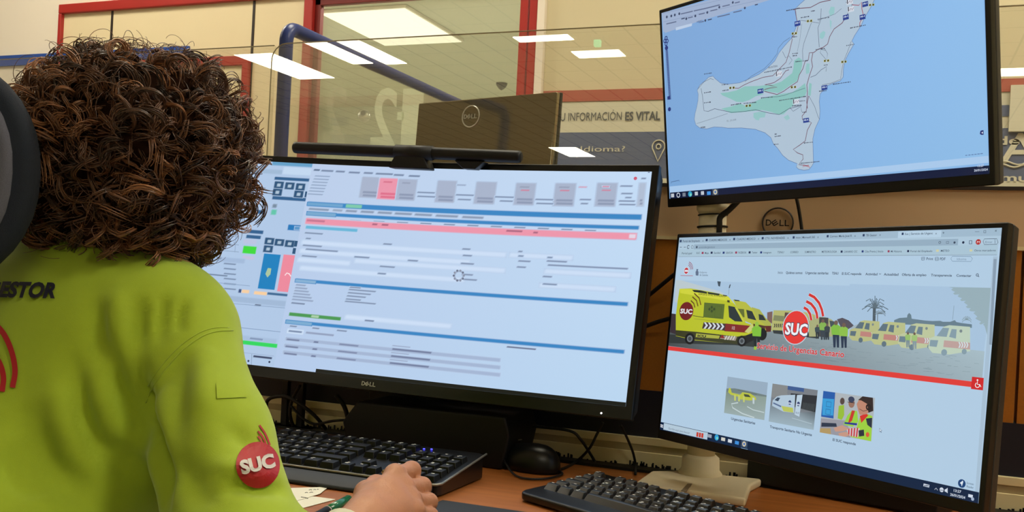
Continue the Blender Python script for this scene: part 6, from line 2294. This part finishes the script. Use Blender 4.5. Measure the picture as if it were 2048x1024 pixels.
mb = MB()
lay_text(mb, 'GESTOR', -32, 592, 110, 595, 29, 0.045, 0.28, 0.003)
mb.obj('back_lettering', M['print_navy'], shirt)
mb = MB()
lay_ribbon(mb, [(-30, 636), (-8, 650), (10, 672), (24, 706), (30, 742), (25, 775)], 11, 0.002)
lay_ribbon(mb, [(-36, 690), (-16, 704), (0, 728), (7, 755), (4, 783)], 11, 0.002)
mb.obj('back_emblem', M['lime_print_red'], shirt)
sl_ = MB()
N1, N2 = 6, 40
pts, fs = [(516, 930)], []
for j in range(1, N1 + 1):
    for i in range(N2):
        a = 2 * math.pi * i / N2
        pts.append((516 + 44 * j / N1 * math.cos(a), 930 + 46.5 * j / N1 * math.sin(a)))
for i in range(N2):
    fs.append((0, 1 + i, 1 + (i + 1) % N2))
for j in range(N1 - 1):
    for i in range(N2):
        a, b = 1 + j * N2 + i, 1 + j * N2 + (i + 1) % N2
        fs.append((a, b, b + N2, a + N2))
lay(sl_, pts, fs, 0.002)
for q in ([(516, 862), (527, 876), (535, 896)], [(516, 872), (523, 882), (529, 896)], [(519, 850), (531, 868), (540, 890)]):
    lay_ribbon(sl_, q, 3.6, 0.0015)
bdg = sl_.obj('sleeve_badge', M['lime_print_red'], shirt)
mb = MB()
lay_text(mb, 'SUC', 484, 948, 552, 932, 26, 0.05, 0.0, 0.0045)
mb.obj('badge_lettering', M['print_grey'], bdg)
pa = MB()
pts, fs = [], []
for j in range(7):
    for i in range(9):
        u, v = i / 8, j / 6
        x = (432 * (1 - u) + 486 * u) * (1 - v) + (434 * (1 - u) + 494 * u) * v
        y = (766 * (1 - u) + 760 * u) * (1 - v) + (797 * (1 - u) + 794 * u) * v
        pts.append((x, y))
for j in range(6):
    for i in range(8):
        fs.append((j * 9 + i, j * 9 + i + 1, j * 9 + i + 10, j * 9 + i + 9))
lay(pa, pts, fs, 0.0014)
pa.obj('sleeve_patch', M['lime'], shirt, smooth=True)
for k, (ln, r_) in enumerate((([(466, 661), (432, 663), (402, 674), (364, 702), (330, 740), (304, 778), (292, 806)], 0.0007), ([(458, 655), (428, 656), (396, 667), (357, 695), (322, 733), (296, 772)], 0.0005))):
    P = []
    for q in spline([(x, y, 0) for x, y in ln], 6):
        c = cast(tree, q[0], q[1], 0.0004)
        if c is not None:
            P.append(c)
    MB().tube(P, r_, 6).obj('seam', M['lime'], shirt, smooth=True)
# watch strap, held pen
wd_ = (WR - EL) / np.linalg.norm(WR - EL)
wc = WR - wd_ * 0.042
e1 = np.cross(wd_, [0, 0, 1.0])
e1 /= np.linalg.norm(e1)
e2 = np.cross(e1, wd_)
ws = MB()
ring = [(wc + (e1 * math.cos(a) + e2 * math.sin(a)) * 0.0292) for a in np.linspace(0, 2 * math.pi, 33)[:-1]]
V, Fs = [], []
for p_ in ring:
    for dd, rr in ((-0.007, 0), (0.007, 0), (0.007, 0.0022), (-0.007, 0.0022)):
        V.append(p_ + wd_ * dd + (p_ - wc) / np.linalg.norm(p_ - wc) * rr)
for i in range(32):
    for k in range(4):
        Fs.append((i * 4 + k, i * 4 + (k + 1) % 4, ((i + 1) % 32) * 4 + (k + 1) % 4, ((i + 1) % 32) * 4 + k))
ws.add(V, Fs).obj('wrist_strap', M['mural_white'], per, smooth=False)
hp = thing('pen', 'metal pen held inside the right fist, only its end showing', 'pen', A(779, 941, 1.06))
M['brass'] = pmat('brass', (170, 150, 110), 0.25, metal=0.8)
MB().tube([A(788, 937, 1.075), A(786, 938, 1.073), A(768, 946, 1.06)], [0.002, 0.0034, 0.0036], 12).obj('barrel', M['brass'], hp, smooth=True)
MB().tube([A(786.5, 939.5, 1.066), A(776, 944, 1.06)], 0.001, 8).obj('clip', M['logo_silver'], hp, smooth=True)

# trousers and shoes
tv, tq = surface_nets(lambda P: smin(smin(np.maximum(sd_ell(P, (BXc, 0.58, 0.53), (0.192, 0.157, 0.10)), P[..., 2] - 0.56),
                                          smin(sd_cone(P, (-0.88, 0.6, 0.515), (-0.89, 0.98, 0.50), 0.085, 0.062), sd_cone(P, (-0.70, 0.6, 0.515), (-0.69, 0.98, 0.50), 0.085, 0.062), 0.02), 0.05),
                                     smin(sd_cone(P, (-0.89, 0.98, 0.50), (-0.89, 1.0, 0.12), 0.062, 0.045), sd_cone(P, (-0.69, 0.98, 0.50), (-0.69, 1.0, 0.12), 0.062, 0.045), 0.01), 0.03),
                      (-1.0, 0.38, 0.05), (-0.58, 1.1, 0.64), 0.014)
fast_mesh('trousers', smooth_verts(tv, tq, 2), tq, M['navy_cloth'], per)
for x in (-0.89, -0.69):
    fv, fq = surface_nets(lambda P: np.maximum(smin(sd_ell(P, (x, 1.07, 0.035), (0.045, 0.125, 0.05)), sd_cone(P, (x, 1.0, 0.04), (x, 1.0, 0.12), 0.045, 0.042), 0.03), 0.002 - P[..., 2]), (x - 0.08, 0.92, -0.02), (x + 0.08, 1.22, 0.17), 0.01)
    fast_mesh('shoe', fv, fq, M['shoe'], per)

# ---------------------------------------------------------------- hair
HAIR_C = at_depth(268, 332, 1.02)
CAM_R, CAM_F = np.array([cp, sp, 0]), np.array([-sp, cp, 0])
UPV = np.array([0, 0, 1.0])
RX_, RY_, RZ_ = 0.118, 0.118, 0.122


def hair_r(d):
    """distance from HAIR_C to the outline of the hair in unit direction d (camera-right, depth, up parts)"""
    a, b, c = np.abs(d @ CAM_R) / RX_, np.abs(d @ CAM_F) / RY_, np.abs(d @ UPV) / RZ_
    low = np.clip(-(d @ UPV), 0, 1)
    return (a ** 2.5 + b ** 2.5 + c ** 2.5) ** (-1 / 2.5) * (1 - 0.13 * low * np.clip(a * 0.16, 0, 1) * np.where(d @ CAM_R > 0, 1.0, 0.45))


def bump(d):
    return 1 + 0.05 * np.sin(9 * d[..., 0] + 2 * np.sin(7 * d[..., 2])) * np.sin(8 * d[..., 1] + 5 * d[..., 2] + 1) + 0.03 * np.sin(17 * d[..., 2] + 9 * d[..., 0])


def core_f(P):
    q = P - HAIR_C
    r = np.sqrt((q * q).sum(-1)) + 1e-9
    d = q / r[..., None]
    s = (r - 0.86 * hair_r(d) * bump(d)) * 0.8
    face = sd_ell(P, HC + (0, 0.105, -0.03), (0.062, 0.06, 0.085))
    return np.maximum(s, -face)


cv, cq = surface_nets(core_f, HAIR_C - 0.16, HAIR_C + 0.16, 0.006)
NL, NS, NP = 1000, 8, 40
g = NR
dirs = g.normal(size=(NL, 3))
dirs /= np.linalg.norm(dirs, axis=1)[:, None]
keep = ~((dirs[:, 1] > 0.62) & (np.abs(dirs[:, 0]) < 0.55) & (dirs[:, 2] < 0.45))
dirs = dirs[keep]
NL = len(dirs)
R0 = hair_r(dirs) * bump(dirs)
u0 = g.uniform(0.74, 0.97, NL)
p0 = HAIR_C + dirs * (R0 * u0)[:, None]
# hang direction: down, kept tangential to the outline, with some outward lift
down = np.array([0, 0, -1.0]) - dirs * (-dirs[:, 2])[:, None]
down /= np.linalg.norm(down, axis=1)[:, None] + 1e-6
rt = g.normal(size=(NL, 3))
axis = down + 0.55 * rt - dirs * ((0.55 * rt * dirs).sum(1))[:, None] + dirs * g.uniform(-0.25, 0.45, NL)[:, None]
axis /= np.linalg.norm(axis, axis=1)[:, None]
Ln = g.uniform(0.03, 0.062, NL)
hr = g.uniform(0.007, 0.017, NL)
turns = g.uniform(1.0, 2.3, NL)
ph0 = g.uniform(0, 6.28, NL)
sgn = g.choice([-1, 1], NL)
t = np.linspace(0, 1, NP)
b1 = np.cross(axis, dirs)
b1 /= np.linalg.norm(b1, axis=1)[:, None] + 1e-6
b2 = np.cross(axis, b1)
pl, col = [], []
lock_tone = np.clip(g.normal(0.42, 0.25, NL) + 0.45 * np.clip(-(dirs @ CAM_R), 0, 1) * np.clip(dirs[:, 2] + .4, 0, 1), 0, 1)  # copper light on the upper left locks painted into their tone
for s in range(NS):
    ph = ph0 + g.normal(0, 0.14, NL)
    rr = hr * g.uniform(0.86, 1.14, NL)
    off = g.normal(0, 0.0012, (NL, 3))
    tn = turns * g.uniform(0.93, 1.07, NL)
    ang = ph[:, None] + sgn[:, None] * tn[:, None] * 2 * np.pi * t[None]
    rad = rr[:, None] * (0.35 + 0.65 * np.minimum(1, t * 2.5))[None] * (1 - 0.25 * t)[None]
    stray = g.normal(0, 0.002, (NL, 3))
    P = p0[:, None] + off[:, None] + axis[:, None] * (Ln[:, None] * t[None])[..., None] \
        + b1[:, None] * (rad * np.cos(ang))[..., None] + b2[:, None] * (rad * np.sin(ang))[..., None] \
        + stray[:, None] * (t ** 2)[None, :, None] - dirs[:, None] * (0.012 * (t ** 2))[None, :, None] * 0.5
    pl.append(P)
    col.append(np.clip(lock_tone + g.normal(0, 0.12, NL), 0, 1))
# loose flyaway hairs
NF = 1100
fd = g.normal(size=(NF, 3))
fd /= np.linalg.norm(fd, axis=1)[:, None]
fd = fd[~((fd[:, 1] > 0.6) & (fd[:, 2] < 0.4))]
NF = len(fd)
fp = HAIR_C + fd * (hair_r(fd) * g.uniform(0.88, 0.98, NF))[:, None]
fa = np.cross(fd, g.normal(size=(NF, 3)))
fa /= np.linalg.norm(fa, axis=1)[:, None]
fb = np.cross(fa, fd)
fr_ = g.uniform(0.003, 0.011, NF)
ang = g.uniform(0, 6.28, NF)[:, None] + g.uniform(5, 14, NF)[:, None] * t[None]
P = fp[:, None] + fd[:, None] * (0.004 + 0.6 * fr_[:, None] * (1 + np.cos(ang)) * (0.4 + t[None]))[..., None] + fa[:, None] * (fr_[:, None] * np.sin(ang) + 0.02 * t[None])[..., None] + fb[:, None] * (0.012 * t[None] * g.normal(size=NF)[:, None])[..., None]
pl.append(P)
col.append(g.uniform(0.1, 0.6, NF))
PTS = np.concatenate(pl)
TONE = np.concatenate(col)
# keep clear of the face
n_s = len(PTS)
RADM = np.concatenate([np.full(NL * NS, 0.00072), np.full(NF, 0.0004)])
rad = RADM[:, None] * (0.55 + 0.45 * np.sin(np.pi * np.clip(t * 0.9 + 0.1, 0, 1)))[None]
T_ = np.gradient(PTS, axis=1)
T_ /= np.linalg.norm(T_, axis=2)[..., None] + 1e-9
ref = np.array([0.31, 0.53, 0.79])
U1 = np.cross(T_, ref)
U1 /= np.linalg.norm(U1, axis=2)[..., None] + 1e-9
U2 = np.cross(T_, U1)
ringv = np.stack([PTS + (U1 * math.cos(a) + U2 * math.sin(a)) * rad[..., None] for a in (0, 2.094, 4.189)], 2)
HV = ringv.reshape(-1, 3)
base_i = (np.arange(n_s)[:, None, None] * NP + np.arange(NP - 1)[None, :, None]) * 3
k = np.arange(3)[None, None]
HQ = np.stack([base_i + k, base_i + (k + 1) % 3, base_i + 3 + (k + 1) % 3, base_i + 3 + k], -1).reshape(-1, 4)
TV = np.repeat(TONE, NP * 3)


def hair_mat():
    m = pmat('hair_curls', (60, 34, 22), 0.36, spec=0.6)
    nt = m.node_tree
    b = nt.nodes['Principled BSDF']
    a = nt.nodes.new('ShaderNodeAttribute')
    a.attribute_name = 'tone'
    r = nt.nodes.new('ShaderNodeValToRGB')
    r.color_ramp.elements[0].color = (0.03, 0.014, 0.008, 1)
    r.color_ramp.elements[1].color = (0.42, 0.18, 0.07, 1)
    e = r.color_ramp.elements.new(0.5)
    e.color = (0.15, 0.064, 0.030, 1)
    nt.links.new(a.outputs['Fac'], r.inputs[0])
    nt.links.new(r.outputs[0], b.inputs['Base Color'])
    return m


M['hair'] = hair_mat()
HVall = np.concatenate([cv, HV])
HQall = np.concatenate([cq, HQ + len(cv)])
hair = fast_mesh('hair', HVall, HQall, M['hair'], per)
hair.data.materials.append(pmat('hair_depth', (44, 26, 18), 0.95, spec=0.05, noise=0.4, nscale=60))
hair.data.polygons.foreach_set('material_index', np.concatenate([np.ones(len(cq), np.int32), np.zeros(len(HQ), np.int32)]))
hair['label'] = 'thick shoulder-length brown curls'
at_ = hair.data.attributes.new('tone', 'FLOAT', 'POINT')
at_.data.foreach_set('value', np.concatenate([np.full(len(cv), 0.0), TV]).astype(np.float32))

# ---------------------------------------------------------------- the chair
ch = thing('office_chair', 'dark fabric office chair whose headrest shows at the left edge', 'chair', (BXc, 0.55, 0))


def pill(cx_, cz_, hw, hh, e, n=40):
    return [(cx_ + hw * abs(math.cos(a)) ** e * math.copysign(1, math.cos(a)), cz_ + hh * abs(math.sin(a)) ** e * math.copysign(1, math.sin(a))) for a in np.linspace(0, 2 * math.pi, n + 1)[:-1]]


def cushion(cx_, cz_, hw, hh, y0, prof, e=0.75, curve=0.0, yaw=0.0):
    """prof: (scale, y) rings, closed by end caps; curve bends the sides towards +y"""
    mb = MB()
    V, Fs = [], []
    n = 40
    for sc, y in prof:
        for (x, z) in pill(0, 0, hw * 1.0, hh * 1.0, e, n):
            X, Z = x - (1 - sc) * hw * math.copysign(1, x) * min(1, abs(x) / hw), z - (1 - sc) * hw * math.copysign(1, z) * min(1, abs(z) / hh)
            Y = y + curve * (X / 0.112) ** 2
            V.append((cx_ + X * math.cos(yaw) - Y * math.sin(yaw), y0 + X * math.sin(yaw) + Y * math.cos(yaw), cz_ + Z))
    for j in range(len(prof) - 1):
        for i in range(n):
            Fs.append((j * n + i, j * n + (i + 1) % n, (j + 1) * n + (i + 1) % n, (j + 1) * n + i))
    Fs.append(tuple(range(n))[::-1])
    Fs.append(tuple(range((len(prof) - 1) * n, len(prof) * n)))
    return mb.add(V, Fs)


hy = 0.60
hx, hz, hw, hh, hq_ = -0.828, 1.083, 0.112, 0.112, math.radians(26)
cushion(hx, hz, hw, hh, hy, [(0.93, -0.012), (0.97, -0.010), (1.0, -0.002), (1.0, 0.010), (0.96, 0.020), (0.85, 0.024)], 0.9, 0.012, hq_).obj('headrest', M['chair_shell'], ch, smooth=True)
cushion(hx, hz, hw * 0.87, hh * 0.9, hy, [(0.93, -0.0165), (0.97, -0.0165), (1.0, -0.013), (1.0, -0.004)], 0.9, 0.012, hq_).obj('headrest_rim', M['chair_rim'], ch, smooth=True)
cushion(hx, hz, hw * 0.80, hh * 0.84, hy, [(0.8, -0.020), (0.95, -0.0195), (1.0, -0.015)], 0.9, 0.012, hq_).obj('headrest_panel', M['chair_fabric'], ch, smooth=True)
MB().tube(spline([(hx, hy - 0.015, hz), (hx, 0.53, 0.98), (hx, 0.45, 0.86), (hx, 0.42, 0.72)], 6), 0.016, 12).obj('headrest_stem', M['black'], ch, smooth=True)
cushion(BXc, 0.655, 0.21, 0.16, 0.455, [(0.86, -0.035), (0.97, -0.025), (1.0, 0.0), (0.97, 0.022), (0.86, 0.03)], 0.7, 0.011).obj('backrest', M['chair_fabric'], ch, smooth=True)
mb = MB()
V, Fs = [], []
n = 40
prof = [(0.88, 0.36), (0.97, 0.37), (1.0, 0.395), (0.98, 0.415), (0.85, 0.425)]
for sc, z in prof:
    for (x, y) in pill(BXc, 0.70, 0.24 * sc, 0.235 * sc, 0.6, n):
        V.append((x, y, z))
for j in range(len(prof) - 1):
    for i in range(n):
        Fs.append((j * n + i, j * n + (i + 1) % n, (j + 1) * n + (i + 1) % n, (j + 1) * n + i))
Fs += [tuple(range(n))[::-1], tuple(range(4 * n, 5 * n))]
mb.add(V, Fs).obj('seat', M['chair_fabric'], ch, smooth=True)
MB().tube([(BXc, 0.5, 0.37), (BXc, 0.42, 0.42), (BXc, 0.415, 0.72)], 0.02, 12).obj('back_bar', M['black'], ch, smooth=True)
MB().tube([(BXc, 0.62, 0.08), (BXc, 0.62, 0.365)], 0.026, 16).obj('gas_column', M['black'], ch, smooth=True)
for k in range(5):
    a = 2 * math.pi * k / 5 + 0.3
    q = np.array([BXc + 0.29 * math.cos(a), 0.62 + 0.29 * math.sin(a), 0.062])
    MB().tube([(BXc, 0.62, 0.1), q], [0.024, 0.016], 10).obj('base_leg', M['black'], ch, smooth=True)
    MB().lathe([(0.004, -0.018), (0.027, -0.016), (0.028, 0), (0.027, 0.016), (0.004, 0.018)], (q[0], q[1], 0.028), 16, axis='y').obj('caster', M['rubber'], ch, smooth=True)
